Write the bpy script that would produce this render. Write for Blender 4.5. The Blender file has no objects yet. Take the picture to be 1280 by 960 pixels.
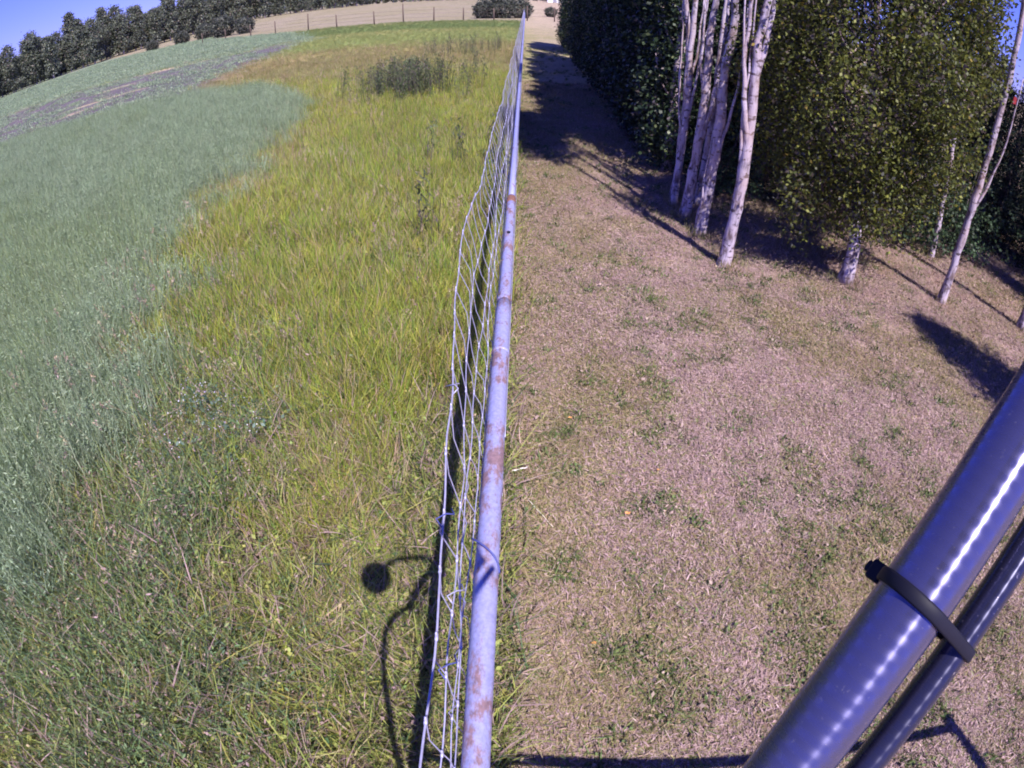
import bpy, math, random
import numpy as np
from mathutils import Vector, Matrix
random.seed(7); rng = np.random.default_rng(7)
S = bpy.context.scene; COL = S.collection
R = math.radians

# ------------------------------------------------------------------ camera
CH = 2.05
cd = bpy.data.cameras.new('camera'); cam = bpy.data.objects.new('camera', cd); COL.objects.link(cam)
cd.type = 'PANO'; cd.panorama_type = 'FISHEYE_LENS_POLYNOMIAL'
cd.sensor_fit = 'HORIZONTAL'; cd.sensor_width = 36.0; cd.sensor_height = 27.0
cd.fisheye_fov = R(180)
cd.fisheye_polynomial_k0 = 0.0; cd.fisheye_polynomial_k1 = -1280.0 / (730.0 * 36.0)
cd.fisheye_polynomial_k2 = 0.0; cd.fisheye_polynomial_k3 = 0.0; cd.fisheye_polynomial_k4 = 0.0
cd.clip_start = 0.01; cd.clip_end = 5000
PITCH, ROLL, YAW = 37.5, 1.5, -0.35
def cam_matrix():
    p, r, y = R(PITCH), R(ROLL), R(YAW)
    fwd = Vector((math.sin(y) * math.cos(p), math.cos(y) * math.cos(p), -math.sin(p)))
    r0 = Vector((math.cos(y), -math.sin(y), 0)); u0 = r0.cross(fwd)
    rr = r0 * math.cos(r) + u0 * math.sin(r); uu = -r0 * math.sin(r) + u0 * math.cos(r)
    m = Matrix((rr, uu, -fwd)).transposed().to_4x4(); m.translation = (0, 0, CH); return m
cam.matrix_world = cam_matrix()
S.camera = cam

# ------------------------------------------------------------------ sky and sun
SUN = Vector((0.2213, -0.5279, 0.8200)).normalized()       # direction towards the sun
W = bpy.data.worlds.new('World'); S.world = W; W.use_nodes = True
nt = W.node_tree; nt.nodes.clear()
sky = nt.nodes.new('ShaderNodeTexSky'); sky.sky_type = 'NISHITA'; sky.sun_disc = False
sky.sun_elevation = math.asin(SUN.z); sky.sun_rotation = math.atan2(SUN.x, SUN.y)
sky.air_density = 1.0; sky.dust_density = 0.0; sky.ozone_density = 3.0
tint = nt.nodes.new('ShaderNodeMix'); tint.data_type = 'RGBA'; tint.blend_type = 'MULTIPLY'; tint.inputs[0].default_value = 1
tint.inputs[7].default_value = (.40, .38, 1.25, 1)
bg = nt.nodes.new('ShaderNodeBackground'); bg.inputs[1].default_value = 0.09
wo = nt.nodes.new('ShaderNodeOutputWorld')
nt.links.new(sky.outputs[0], tint.inputs[6]); nt.links.new(tint.outputs[2], bg.inputs[0]); nt.links.new(bg.outputs[0], wo.inputs[0])
sl = bpy.data.lights.new('sun', 'SUN'); sl.energy = 4.8; sl.angle = R(0.53); sl.color = (1.0, 0.93, 0.90)
so = bpy.data.objects.new('sun', sl); COL.objects.link(so); so.rotation_euler = SUN.to_track_quat('Z', 'Y').to_euler()
S.view_settings.view_transform = 'Standard'; S.view_settings.look = 'None'
S.view_settings.exposure = 0.9; S.view_settings.gamma = 1.0
S.cycles.pixel_filter_type = 'BLACKMAN_HARRIS'; S.cycles.filter_width = 1.9
S.cycles.max_bounces = 4; S.cycles.diffuse_bounces = 2; S.cycles.transparent_max_bounces = 4; S.cycles.use_adaptive_sampling = True; S.cycles.adaptive_threshold = .04

# ------------------------------------------------------------------ helpers
def noise2(x, y, seed=0):
    x = np.asarray(x, float); y = np.asarray(y, float)
    xi = np.floor(x).astype(np.int64); yi = np.floor(y).astype(np.int64); fx = x - xi; fy = y - yi
    def h(a, b):
        n = (a * 374761393 + b * 668265263 + seed * 1442695041) & 0x7fffffff
        n = ((n ^ (n >> 13)) * 1274126177) & 0x7fffffff
        return ((n ^ (n >> 16)) & 0xffff) / 65535.0
    u = fx * fx * (3 - 2 * fx); v = fy * fy * (3 - 2 * fy)
    return (h(xi, yi) * (1 - u) + h(xi + 1, yi) * u) * (1 - v) + (h(xi, yi + 1) * (1 - u) + h(xi + 1, yi + 1) * u) * v
def fbm(x, y, seed=0, o=3):
    s = 0; a = .5; t = 0
    for k in range(o):
        s = s + a * noise2(np.asarray(x) * 2 ** k, np.asarray(y) * 2 ** k, seed + k * 17); t += a; a *= .5
    return s / t
def sstep(a, b, x): t = np.clip((x - a) / (b - a), 0, 1); return t * t * (3 - 2 * t)

def mesh_np(name, V, F, mat=None, col=None, smooth=False, fsz=None):
    """V (n,3), F (m,k) equal sized faces; col (n,3) per vertex"""
    V = np.asarray(V, np.float32); F = np.asarray(F, np.int32); k = F.shape[1]
    me = bpy.data.meshes.new(name); me.vertices.add(len(V)); me.vertices.foreach_set('co', V.ravel())
    me.loops.add(F.size); me.loops.foreach_set('vertex_index', F.ravel())
    me.polygons.add(len(F)); me.polygons.foreach_set('loop_start', np.arange(0, F.size, k, dtype=np.int32))
    if smooth: me.polygons.foreach_set('use_smooth', np.ones(len(F), bool))
    me.update(calc_edges=True)
    if col is not None:
        a = me.color_attributes.new('Col', 'FLOAT_COLOR', 'POINT')
        a.data.foreach_set('color', np.c_[np.asarray(col, np.float32), np.ones(len(V), np.float32)].ravel())
    if mat: me.materials.append(mat)
    return me
def link(o, parent=None):
    COL.objects.link(o)
    if parent: o.parent = parent
    return o
def obj(name, me, parent=None, loc=None):
    o = bpy.data.objects.new(name, me); link(o, parent)
    if loc is not None: o.location = loc
    return o
def tag(o, label=None, cat=None, group=None, kind=None):
    if label: o['label'] = label
    if cat: o['category'] = cat
    if group: o['group'] = group
    if kind: o['kind'] = kind
    return o
def empty(name, loc, label, cat, group=None, rz=0):
    o = bpy.data.objects.new(name, None); link(o); o.location = loc; o.rotation_euler = (0, 0, rz); o.empty_display_size = .1
    return tag(o, label, cat, group)

class MB:
    """collects tubes, boxes and lathes, then makes one mesh (quads)"""
    def __init__(s): s.V = []; s.F = []
    def tube(s, pts, rad, n=8, cap=True, jit=0):
        pts = [Vector(p) for p in pts]; m = len(pts)
        rad = rad if hasattr(rad, '__len__') else [rad] * m
        up = None; base = len(s.V)
        for i, p in enumerate(pts):
            d = (pts[min(i + 1, m - 1)] - pts[max(i - 1, 0)]).normalized()
            if up is None: up = Vector((0, 0, 1)) if abs(d.z) < .9 else Vector((1, 0, 0))
            a = d.cross(up).normalized(); b = a.cross(d).normalized(); up = b
            for k in range(n):
                t = 2 * math.pi * k / n; r = rad[i] * (1 + (random.uniform(-jit, jit) if jit else 0))
                s.V.append(p + a * (math.cos(t) * r) + b * (math.sin(t) * r))
        for i in range(m - 1):
            for k in range(n):
                k2 = (k + 1) % n; o = base + i * n
                s.F.append((o + k, o + k2, o + n + k2, o + n + k))
        if cap:
            for e, inv in ((0, True), (m - 1, False)):
                c = len(s.V); s.V.append(pts[e].copy()); o = base + e * n
                for k in range(0, n):
                    k2 = (k + 1) % n
                    s.F.append((c, o + k2, o + k, c) if inv else (c, o + k, o + k2, c))
    def box(s, c, h, M=None):
        b = len(s.V); c = Vector(c)
        for x in (-1, 1):
            for y in (-1, 1):
                for z in (-1, 1):
                    v = Vector((x * h[0], y * h[1], z * h[2])); v = (M @ v) if M else v; s.V.append(c + v)
        for f in ((0, 1, 3, 2), (4, 6, 7, 5), (0, 4, 5, 1), (2, 3, 7, 6), (0, 2, 6, 4), (1, 5, 7, 3)): s.F.append(tuple(b + i for i in f))
    def mesh(s, name, mat, smooth=True):
        me = bpy.data.meshes.new(name)
        F = [tuple(dict.fromkeys(f)) for f in s.F]
        me.from_pydata([tuple(v) for v in s.V], [], F); me.update()
        if smooth: me.polygons.foreach_set('use_smooth', [True] * len(me.polygons))
        if mat: me.materials.append(mat)
        return me
    def obj(s, name, mat, parent=None, smooth=True): return obj(name, s.mesh(name, mat, smooth), parent)

# ------------------------------------------------------------------ materials
def newmat(name):
    m = bpy.data.materials.new(name); m.use_nodes = True; n = m.node_tree; n.nodes.clear()
    out = n.nodes.new('ShaderNodeOutputMaterial'); return m, n, out
def N(n, t, **kw):
    x = n.nodes.new(t)
    for k, v in kw.items(): setattr(x, k, v)
    return x
def ramp(n, stops, interp='LINEAR'):
    r = n.nodes.new('ShaderNodeValToRGB'); cr = r.color_ramp; cr.interpolation = interp
    while len(cr.elements) < len(stops): cr.elements.new(.5)
    for e, (p, c) in zip(cr.elements, stops): e.position = p; e.color = (*c, 1) if len(c) == 3 else c
    return r
def mixc(n, a, b, fac, mode='MIX'):
    m = n.nodes.new('ShaderNodeMix'); m.data_type = 'RGBA'; m.blend_type = mode
    for sock, v in ((m.inputs[0], fac), (m.inputs[6], a), (m.inputs[7], b)):
        if isinstance(v, (int, float)): sock.default_value = v
        elif isinstance(v, tuple): sock.default_value = (*v, 1)
        else: n.links.new(v, sock)
    return m.outputs[2]
def noise_node(n, scale, detail=4, rough=.6, vec=None, obj_space=True):
    t = N(n, 'ShaderNodeTexNoise'); t.inputs['Scale'].default_value = scale; t.inputs['Detail'].default_value = detail; t.inputs['Roughness'].default_value = rough
    if vec is None:
        tc = N(n, 'ShaderNodeTexCoord'); vec = tc.outputs['Object']
    n.links.new(vec, t.inputs['Vector']); return t
def bump(n, h, dist, strength=1.0):
    b = N(n, 'ShaderNodeBump'); b.inputs['Distance'].default_value = dist; b.inputs['Strength'].default_value = strength
    n.links.new(h, b.inputs['Height']); return b

def leaf_mat(name, vary=.25, trans=.3, rough=.55, hue=.03, spec=.3):
    m, n, out = newmat(name)
    at = N(n, 'ShaderNodeAttribute'); at.attribute_name = 'Col'
    oi = N(n, 'ShaderNodeObjectInfo')
    hs = N(n, 'ShaderNodeHueSaturation')
    mr = N(n, 'ShaderNodeMapRange'); mr.inputs[3].default_value = 1 - vary; mr.inputs[4].default_value = 1 + vary
    n.links.new(oi.outputs['Random'], mr.inputs[0]); n.links.new(mr.outputs[0], hs.inputs['Value'])
    m2 = N(n, 'ShaderNodeMath', operation='MULTIPLY'); m2.inputs[1].default_value = 7.13; n.links.new(oi.outputs['Random'], m2.inputs[0])
    m3 = N(n, 'ShaderNodeMath', operation='FRACT'); n.links.new(m2.outputs[0], m3.inputs[0])
    mh = N(n, 'ShaderNodeMapRange'); mh.inputs[3].default_value = .5 - hue; mh.inputs[4].default_value = .5 + hue
    n.links.new(m3.outputs[0], mh.inputs[0]); n.links.new(mh.outputs[0], hs.inputs['Hue'])
    n.links.new(at.outputs['Color'], hs.inputs['Color'])
    p = N(n, 'ShaderNodeBsdfPrincipled'); p.inputs['Roughness'].default_value = rough; p.inputs['Specular IOR Level'].default_value = spec
    t = N(n, 'ShaderNodeBsdfTranslucent'); ms = N(n, 'ShaderNodeMixShader'); ms.inputs[0].default_value = trans
    n.links.new(hs.outputs[0], p.inputs['Base Color']); n.links.new(hs.outputs[0], t.inputs['Color'])
    n.links.new(p.outputs[0], ms.inputs[1]); n.links.new(t.outputs[0], ms.inputs[2]); n.links.new(ms.outputs[0], out.inputs[0])
    return m
M_grass = leaf_mat('grass_blade', .22, .35)
M_crop = leaf_mat('crop_leaf', .16, .3, hue=.015)
M_lawn = leaf_mat('lawn_blade', .25, .2, .7, hue=.02, spec=.15)
M_poplar = leaf_mat('poplar_leaf', .1, .2, .45, hue=.01)
M_bush = leaf_mat('shrub_leaf', .1, .35, .5, hue=.01)
M_needle = leaf_mat('needle', .1, .1, .6, hue=.01)

def bark_mat(name, pale, dark, warm, scale=1.0, cover=.5):
    m, n, out = newmat(name)
    tc = N(n, 'ShaderNodeTexCoord'); mp = N(n, 'ShaderNodeMapping'); mp.inputs['Scale'].default_value = (14 * scale, 14 * scale, 4.5 * scale)
    n.links.new(tc.outputs['Object'], mp.inputs[0])
    a = noise_node(n, 1.0, 6, .65, mp.outputs[0])
    mp2 = N(n, 'ShaderNodeMapping'); mp2.inputs['Scale'].default_value = (16 * scale, 16 * scale, 30 * scale); n.links.new(tc.outputs['Object'], mp2.inputs[0])
    b = noise_node(n, 1.0, 3, .5, mp2.outputs[0])
    r1 = ramp(n, [(cover - .10, dark), (cover + .04, pale)]); n.links.new(a.outputs[0], r1.inputs[0])
    r2 = ramp(n, [(.56, (0, 0, 0)), (.66, (1, 1, 1))]); n.links.new(b.outputs[0], r2.inputs[0])
    c = mixc(n, r1.outputs[0], dark, r2.outputs[0])
    g = noise_node(n, 3.0 * scale, 2, .5); r3 = ramp(n, [(.42, (0, 0, 0)), (.65, (.55, .55, .55))]); n.links.new(g.outputs[0], r3.inputs[0])
    c = mixc(n, c, warm, r3.outputs[0])
    p = N(n, 'ShaderNodeBsdfPrincipled'); p.inputs['Roughness'].default_value = .8; p.inputs['Specular IOR Level'].default_value = .2
    n.links.new(c, p.inputs['Base Color']); bp = bump(n, a.outputs[0], .012); n.links.new(bp.outputs[0], p.inputs['Normal'])
    n.links.new(p.outputs[0], out.inputs[0]); return m
M_bark = bark_mat('pale_bark', (.47, .40, .50), (.08, .06, .08), (.38, .25, .20), cover=.47)
M_bark_dark = bark_mat('grey_bark', (.16, .13, .14), (.05, .04, .05), (.12, .08, .06))

def metal_mat(name, base, rust, rust_at, scale=18, rough=.42, metallic=.55):
    m, n, out = newmat(name)
    a = noise_node(n, scale, 6, .7); tc = N(n, 'ShaderNodeTexCoord'); mp = N(n, 'ShaderNodeMapping'); mp.inputs['Scale'].default_value = (1, .45, 1)
    n.links.new(tc.outputs['Object'], mp.inputs[0]); n.links.new(mp.outputs[0], a.inputs['Vector'])
    b = noise_node(n, 4.2, 2, .5); ad = N(n, 'ShaderNodeMath', operation='MULTIPLY_ADD'); ad.inputs[1].default_value = .55; n.links.new(b.outputs[0], ad.inputs[0]); n.links.new(a.outputs[0], ad.inputs[2])
    r = ramp(n, [(rust_at - .035, (0, 0, 0)), (rust_at + .045, (.9, .9, .9))]); 
    dv = N(n, 'ShaderNodeMath', operation='MULTIPLY'); dv.inputs[1].default_value = .65; n.links.new(ad.outputs[0], dv.inputs[0]); n.links.new(dv.outputs[0], r.inputs[0])
    f = noise_node(n, 90, 3, .6); fr = ramp(n, [(.3, tuple(x * .8 for x in base)), (.7, tuple(min(1, x * 1.12) for x in base))]); n.links.new(f.outputs[0], fr.inputs[0])
    rc = ramp(n, [(.35, tuple(x * .6 for x in rust)), (.6, rust)]); n.links.new(f.outputs[0], rc.inputs[0])
    c = mixc(n, fr.outputs[0], rc.outputs[0], r.outputs[0])
    p = N(n, 'ShaderNodeBsdfPrincipled'); n.links.new(c, p.inputs['Base Color'])
    mm = N(n, 'ShaderNodeMapRange'); mm.inputs[3].default_value = metallic; mm.inputs[4].default_value = 0; n.links.new(r.outputs[0], mm.inputs[0]); n.links.new(mm.outputs[0], p.inputs['Metallic'])
    rr = N(n, 'ShaderNodeMapRange'); rr.inputs[3].default_value = rough; rr.inputs[4].default_value = .85; n.links.new(r.outputs[0], rr.inputs[0]); n.links.new(rr.outputs[0], p.inputs['Roughness'])
    bp = bump(n, a.outputs[0], .0012); n.links.new(bp.outputs[0], p.inputs['Normal'])
    n.links.new(p.outputs[0], out.inputs[0]); return m
M_rail = metal_mat('galvanised_rusty', (.33, .33, .58), (.22, .12, .12), .53, 26, .5, .25)
M_rail_far = metal_mat('galvanised', (.31, .32, .60), (.20, .10, .095), .585, 18, .45, .25)
M_rust = metal_mat('rust', (.28, .14, .12), (.2, .09, .07), .3)
M_wire = metal_mat('wire_metal', (.42, .41, .58), (.3, .18, .15), .62, 30, .4, .3)
def plain(name, c, rough=.6, metallic=0, spec=.4, var=.2, sc=12):
    m, n, out = newmat(name); a = noise_node(n, sc, 4, .6)
    r = ramp(n, [(.3, tuple(x * (1 - var) for x in c)), (.7, tuple(min(1, x * (1 + var)) for x in c))]); n.links.new(a.outputs[0], r.inputs[0])
    p = N(n, 'ShaderNodeBsdfPrincipled'); n.links.new(r.outputs[0], p.inputs['Base Color'])
    p.inputs['Roughness'].default_value = rough; p.inputs['Metallic'].default_value = metallic; p.inputs['Specular IOR Level'].default_value = spec
    n.links.new(p.outputs[0], out.inputs[0]); return m
M_blue = plain('blue_plastic', (.06, .07, .24), .6)
M_black = plain('black_plastic', (.008, .008, .018), .6, 0, .2)
M_wood_post = plain('weathered_post', (.10, .07, .06), .9)
M_white = plain('white_paint', (.8, .8, .82), .6, var=.05)
M_straw = plain('dry_straw', (.62, .55, .45), .8)
M_orange = plain('dry_leaf', (.62, .30, .10), .7)
M_red = plain('red_plastic', (.25, .02, .03), .7)
def tube_mat(name, base, metallic, rough, amp):
    m, n, out = newmat(name); p = N(n, 'ShaderNodeBsdfPrincipled'); p.inputs['Base Color'].default_value = (*base, 1); p.inputs['Metallic'].default_value = metallic; p.inputs['Roughness'].default_value = rough
    p.inputs['Anisotropic'].default_value = .85; p.inputs['Anisotropic Rotation'].default_value = ANIS
    tg = N(n, 'ShaderNodeTangent'); tg.direction_type = 'RADIAL'; tg.axis = 'Z'; n.links.new(tg.outputs[0], p.inputs['Tangent'])
    tc = N(n, 'ShaderNodeTexCoord'); wv = N(n, 'ShaderNodeTexWave', wave_type='BANDS', bands_direction='Z', wave_profile='SIN')
    wv.inputs['Scale'].default_value = 52; wv.inputs['Distortion'].default_value = .8; wv.inputs['Detail'].default_value = 1
    n.links.new(tc.outputs['Object'], wv.inputs['Vector']); bp = bump(n, wv.outputs['Fac'], amp); n.links.new(bp.outputs[0], p.inputs['Normal'])
    sc_ = noise_node(n, 110, 6, .75); rg = N(n, 'ShaderNodeMapRange'); rg.inputs[1].default_value = .1; rg.inputs[2].default_value = .9; rg.inputs[3].default_value = rough * .70; rg.inputs[4].default_value = rough * 1.30; n.links.new(wv.outputs['Fac'], rg.inputs[0])
    r2 = N(n, 'ShaderNodeMath', operation='MULTIPLY_ADD'); r2.inputs[1].default_value = .16; n.links.new(sc_.outputs[0], r2.inputs[0]); n.links.new(rg.outputs[0], r2.inputs[2]); n.links.new(r2.outputs[0], p.inputs['Roughness'])
    du = noise_node(n, 330, 3, .7); dr = ramp(n, [(.66, base), (.74, (.34, .30, .34))]); n.links.new(du.outputs[0], dr.inputs[0]); n.links.new(dr.outputs[0], p.inputs['Base Color'])
    n.links.new(p.outputs[0], out.inputs[0]); return m
ANIS = .25
M_tube = tube_mat('anodised_tube', (.13, .125, .25), .75, .19, .000015)
M_thin = tube_mat('dark_tube', (.04, .04, .08), .6, .20, .00002)

# ------------------------------------------------------------------ the lie of the land
def terrain_z(x, y):
    r = np.hypot(x, y); az = np.degrees(np.arctan2(x, y))
    rise = 2.6 * sstep(66, 210, r) * sstep(-50, -22, az) * (1 - sstep(30, 60, az))
    z = rise + .035 * (fbm(np.asarray(x) * .35, np.asarray(y) * .35, 3) - .5) * sstep(.5, 3, r) + 6 * sstep(210, 900, r) * sstep(-50, -10, az)
    return z - .10 * sstep(-3.0, -4.2, x) * (1 - sstep(30, 60, y))
_xby = [-3, .5, .8, 1.7, 3.0, 4.9, 7.0, 11.5, 15, 17, 18.3, 19]; _xbx = [-3.6, -3.3, -3.1, -2.9, -3.0, -3.5, -3.7, -4.6, -6.6, -8.2, -10.5, -13]
def crop_edge(y): return np.interp(y, _xby, _xbx)
def in_crop(x, y, w=.5):
    wob = (fbm(x * 1.3, y * 1.3, 5) - .5) * 1.3 + (fbm(x * .35, y * .35, 6) - .5) * 1.6
    ytop = np.interp(x, [-60, -40, -25, -18.5, -14.8, -11.7, -8.7, -6.5], [11, 11, 13.3, 14.5, 15.3, 16.0, 16.2, 15.6]) + wob
    return sstep(w, -w, x - crop_edge(y) + wob) * sstep(w, -w, y - ytop)
def in_band(x, y):
    wob = (fbm(x * .4, y * .4, 8) - .5) * 3
    edge2 = np.interp(x, [-60, -36, -31, -24, -18.5, -15.8, -12, -9, -6], [27, 30, 33, 35, 37.5, 42, 33, 21, 15])
    ytop = np.interp(x, [-60, -40, -25, -18.5, -14.8, -11.7, -8.7, -6.5], [11, 11, 13.3, 14.5, 15.3, 16.0, 16.2, 15.6])
    return sstep(-1, 1, y - ytop - .5) * sstep(4.0, -3.5, y - edge2 + wob * 1.3) * sstep(1.3, -1.3, x + np.interp(y, [15, 19, 25, 43], [8.3, 11, 12.5, 15]))
def in_far_crop(x, y):
    r = np.hypot(x, y)
    return sstep(1.5, -1.5, x + np.interp(y, [0, 15, 43, 60, 80], [13, 13, 15.5, 24, 45])) * (1 - in_band(x, y)) * (1 - in_crop(x, y)) * sstep(6, 0, r - np.interp(np.degrees(np.arctan2(x, y)), [-60, -44, -36, -25], [175, 165, 108, 90]) + 20 * (fbm(x * .05, y * .05, 4) - .5))

def ground_color(x, y):
    r = np.hypot(x, y)
    f1 = fbm(x * .8, y * .8, 11, 4); f2 = fbm(x * 3.2, y * 3.2, 12, 4); f3 = fbm(x * .22, y * .22, 13, 3)
    def L(*c): return np.array(c, float)
    c = np.ones((len(x), 3))
    def mix(c, col, w): return c * (1 - w[:, None]) + np.asarray(col) * w[:, None]
    # right side: mown dry lawn
    lawn = mix(c, L(.36, .255, .235), np.ones(len(x)))
    lawn = mix(lawn, L(.23, .20, .10), sstep(.45, .60, f1) * .8)
    lawn = mix(lawn, L(.40, .30, .30), sstep(.5, .7, f2) * .5)
    lawn = mix(lawn, L(.24, .21, .09), (sstep(1.0, .2, x) * sstep(.8, 2.5, y)) * .4)
    lawn = mix(lawn, L(.26, .24, .12), sstep(6, 14, y) * .6)
    lawn = mix(lawn, L(.27, .17, .15), sstep(2.2, 3.4, x) * sstep(3.2, 4.4, y + .4 * (f1 - .5)) * .6)
    lawn = mix(lawn, L(.38, .30, .24), sstep(30, 60, y) * .7)
    # left: meadow soil under the grass, then the far meadow itself
    mead = mix(c, L(.15, .115, .09), np.ones(len(x)))
    mead = mix(mead, L(.22, .15, .15), sstep(.5, .66, f2) * .7)
    mead = mix(mead, L(.22, .22, .08), sstep(6, 16, y) * .85)
    mead = mix(mead, L(.28, .24, .10), sstep(18, 24, y) * sstep(.38, .62, f3) * .7)
    mead = mix(mead, L(.20, .25, .08), sstep(28, 34, y) * sstep(44, 38, y) * .8)
    mead = mix(mead, L(.13, .18, .06), sstep(44, 48, y) * sstep(59, 54, y) * .9)
    mead = mix(mead, L(.35, .25, .12), sstep(4, 1, np.abs(x + 11.5)) * sstep(19, 23, y) * sstep(30, 24, y) * .8)
    # beyond the far fence: dry pinkish pasture
    past = mix(c, L(.26, .22, .165), np.ones(len(x))); past = mix(past, L(.23, .20, .12), sstep(.4, .65, f3) * .6)
    mead = mix(mead, past, sstep(60, 63.5, y + .02 * x))
    cc = mix(mead, lawn, sstep(-.10, .0, x + .05 * (f2 - .5)))
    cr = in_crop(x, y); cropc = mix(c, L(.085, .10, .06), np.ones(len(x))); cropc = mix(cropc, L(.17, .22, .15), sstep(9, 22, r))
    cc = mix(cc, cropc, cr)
    fc = in_far_crop(x, y); fcc = mix(c, L(.18, .22, .16), np.ones(len(x)))
    fcc = mix(fcc, L(.20, .19, .16), sstep(.48, .62, fbm(x * .12 + 3, y * .3, 21)) * .7); cc = mix(cc, fcc, fc)
    bd = in_band(x, y); bc = mix(c, L(.12, .10, .128), np.ones(len(x)))
    bc = mix(bc, L(.10, .13, .10), sstep(.48, .66, fbm(x * .35, y * .5, 22)) * .55)
    cc = mix(cc, bc, bd * .95)
    for (bx, by, sx, sy, an) in ((-21.5, 27.6, 1.5, .55, -.6), (-18.8, 22.7, 2.0, .45, -.7), (-17.9, 20.2, 1.1, .4, -.7), (-22.2, 34.6, 2.2, 1.0, -.6), (-19.5, 24.2, 1.2, .3, -.7), (-20.6, 25.3, .8, .3, -.7)):
        dx, dy = x - bx, y - by; u = dx * math.cos(an) - dy * math.sin(an); v = dx * math.sin(an) + dy * math.cos(an)
        cc = mix(cc, L(.38, .30, .22), sstep(1.25, .6, np.hypot(u / sx, v / sy) + .8 * (f1 - .5)))
    # faint wheel track across the crop
    tr = np.abs((x + 12.2) - (y - 14) * .35 + (f1 - .5)); cc = mix(cc, L(.06, .08, .06), sstep(.35, .1, tr) * sstep(9, 11, y) * sstep(20, 17, y) * cr * .8)
    return cc
# log-polar sheet
NR, NA = 430, 620
rr = np.r_[0.02, np.geomspace(.15, 2600, NR)]
aa = np.linspace(-math.pi, math.pi, NA, endpoint=False); aa = aa - .55 * np.sin(aa)      # finer ahead of the camera
RRg, AAg = np.meshgrid(rr, aa, indexing='ij')
X = (RRg * np.sin(AAg)).ravel(); Y = (RRg * np.cos(AAg)).ravel(); Z = terrain_z(X, Y)
i = np.arange(len(rr) - 1)[:, None]; j = np.arange(NA)[None, :]; j2 = (j + 1) % NA
F = np.stack([i * NA + j, i * NA + j2, (i + 1) * NA + j2, (i + 1) * NA + j], -1).reshape(-1, 4)[:, ::-1]
M_ground, n, out = newmat('field_ground')
at = N(n, 'ShaderNodeAttribute'); at.attribute_name = 'Col'
tc = N(n, 'ShaderNodeTexCoord'); pos = tc.outputs['Object']
a = noise_node(n, 38, 5, .75, pos); b = noise_node(n, 7, 5, .65, pos); w = N(n, 'ShaderNodeTexVoronoi'); w.inputs['Scale'].default_value = 70; n.links.new(pos, w.inputs['Vector'])
ra = ramp(n, [(.32, (.45, .45, .45)), (.5, (1, 1, 1)), (.68, (1.45, 1.4, 1.4))]); n.links.new(a.outputs[0], ra.inputs[0])
rb = ramp(n, [(.3, (.75, .78, .72)), (.7, (1.2, 1.16, 1.2))]); n.links.new(b.outputs[0], rb.inputs[0])
lo = noise_node(n, .9, 4, .6, pos); rl = ramp(n, [(.35, (.86, .9, .84)), (.65, (1.1, 1.08, 1.1))]); n.links.new(lo.outputs[0], rl.inputs[0])
c = mixc(n, at.outputs['Color'], ra.outputs[0], 1.0, 'MULTIPLY'); c = mixc(n, c, rb.outputs[0], 1.0, 'MULTIPLY'); c = mixc(n, c, rl.outputs[0], 1.0, 'MULTIPLY')
p = N(n, 'ShaderNodeBsdfPrincipled'); p.inputs['Roughness'].default_value = .95; p.inputs['Specular IOR Level'].default_value = .08
n.links.new(c, p.inputs['Base Color']); bp = bump(n, a.outputs[0], .02); n.links.new(bp.outputs[0], p.inputs['Normal']); n.links.new(p.outputs[0], out.inputs[0])
g = obj('ground', mesh_np('ground', np.c_[X, Y, Z], F, M_ground, ground_color(X, Y), smooth=True)); tag(g, kind='structure')

# ------------------------------------------------------------------ plants as small leaf-sized faces
def leaf_quads(C, D, size, aspect, cols, fold=0):
    """C centres, D normals-ish random; returns diamond quads"""
    n = len(C); a = rng.normal(size=(n, 3)); a /= np.linalg.norm(a, axis=1)[:, None]
    if D is not None: a = a * .75 + D; a /= np.linalg.norm(a, axis=1)[:, None]
    b = np.cross(a, rng.normal(size=(n, 3))); b /= np.linalg.norm(b, axis=1)[:, None]; s = (size * rng.uniform(.6, 1.3, n))[:, None]
    c = np.cross(a, b)
    V = np.stack([C - a * s * .5, C + b * s * aspect * .5 + c * s * fold, C + a * s * .5, C - b * s * aspect * .5 + c * s * fold], 1).reshape(-1, 3)
    return V, np.arange(4 * n).reshape(-1, 4), np.repeat(cols, 4, axis=0)
def pick(pal, n, jitter=.18):
    pal = np.array([p[0] for p in pal]), np.array([p[1] for p in pal], float)
    idx = rng.choice(len(pal[0]), n, p=pal[1] / pal[1].sum()); return pal[0][idx] * rng.uniform(1 - jitter, 1 + jitter, (n, 1))
def blades(n, spread, h0, h1, width, lean, pal, seg=3, curl=.5):
    base = rng.normal(size=(n, 2)) * spread * .5; ang = rng.uniform(0, 2 * np.pi, n)
    h = rng.uniform(h0, h1, n); ln = np.abs(rng.normal(size=n)) * lean + .05
    wa = rng.uniform(0, 2 * np.pi, n); V = []; cols = pick(pal, n)
    for k in range(seg + 1):
        t = k / seg; out_ = h * ln * (t ** (1 + curl)); z = h * t * (1 - .22 * ln * t)
        px = base[:, 0] + np.cos(ang) * out_; py = base[:, 1] + np.sin(ang) * out_
        w_ = width * (1 - t ** 1.8 * .92) * .5
        V.append(np.stack([px - np.cos(wa) * w_, py - np.sin(wa) * w_, z], 1)); V.append(np.stack([px + np.cos(wa) * w_, py + np.sin(wa) * w_, z], 1))
    V = np.stack(V, 1); m = 2 * (seg + 1); F = []
    for k in range(seg): F.append(np.stack([np.arange(n) * m + 2 * k, np.arange(n) * m + 2 * k + 1, np.arange(n) * m + 2 * k + 3, np.arange(n) * m + 2 * k + 2], 1))
    return V.reshape(-1, 3), np.concatenate(F), np.repeat(cols, m, axis=0)
def join(parts):
    V, F, C = [], [], []; o = 0
    for v, f, c in parts: V.append(v); F.append(f + o); C.append(c); o += len(v)
    return np.concatenate(V), np.concatenate(F), np.concatenate(C)
PROTO = {}
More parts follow.
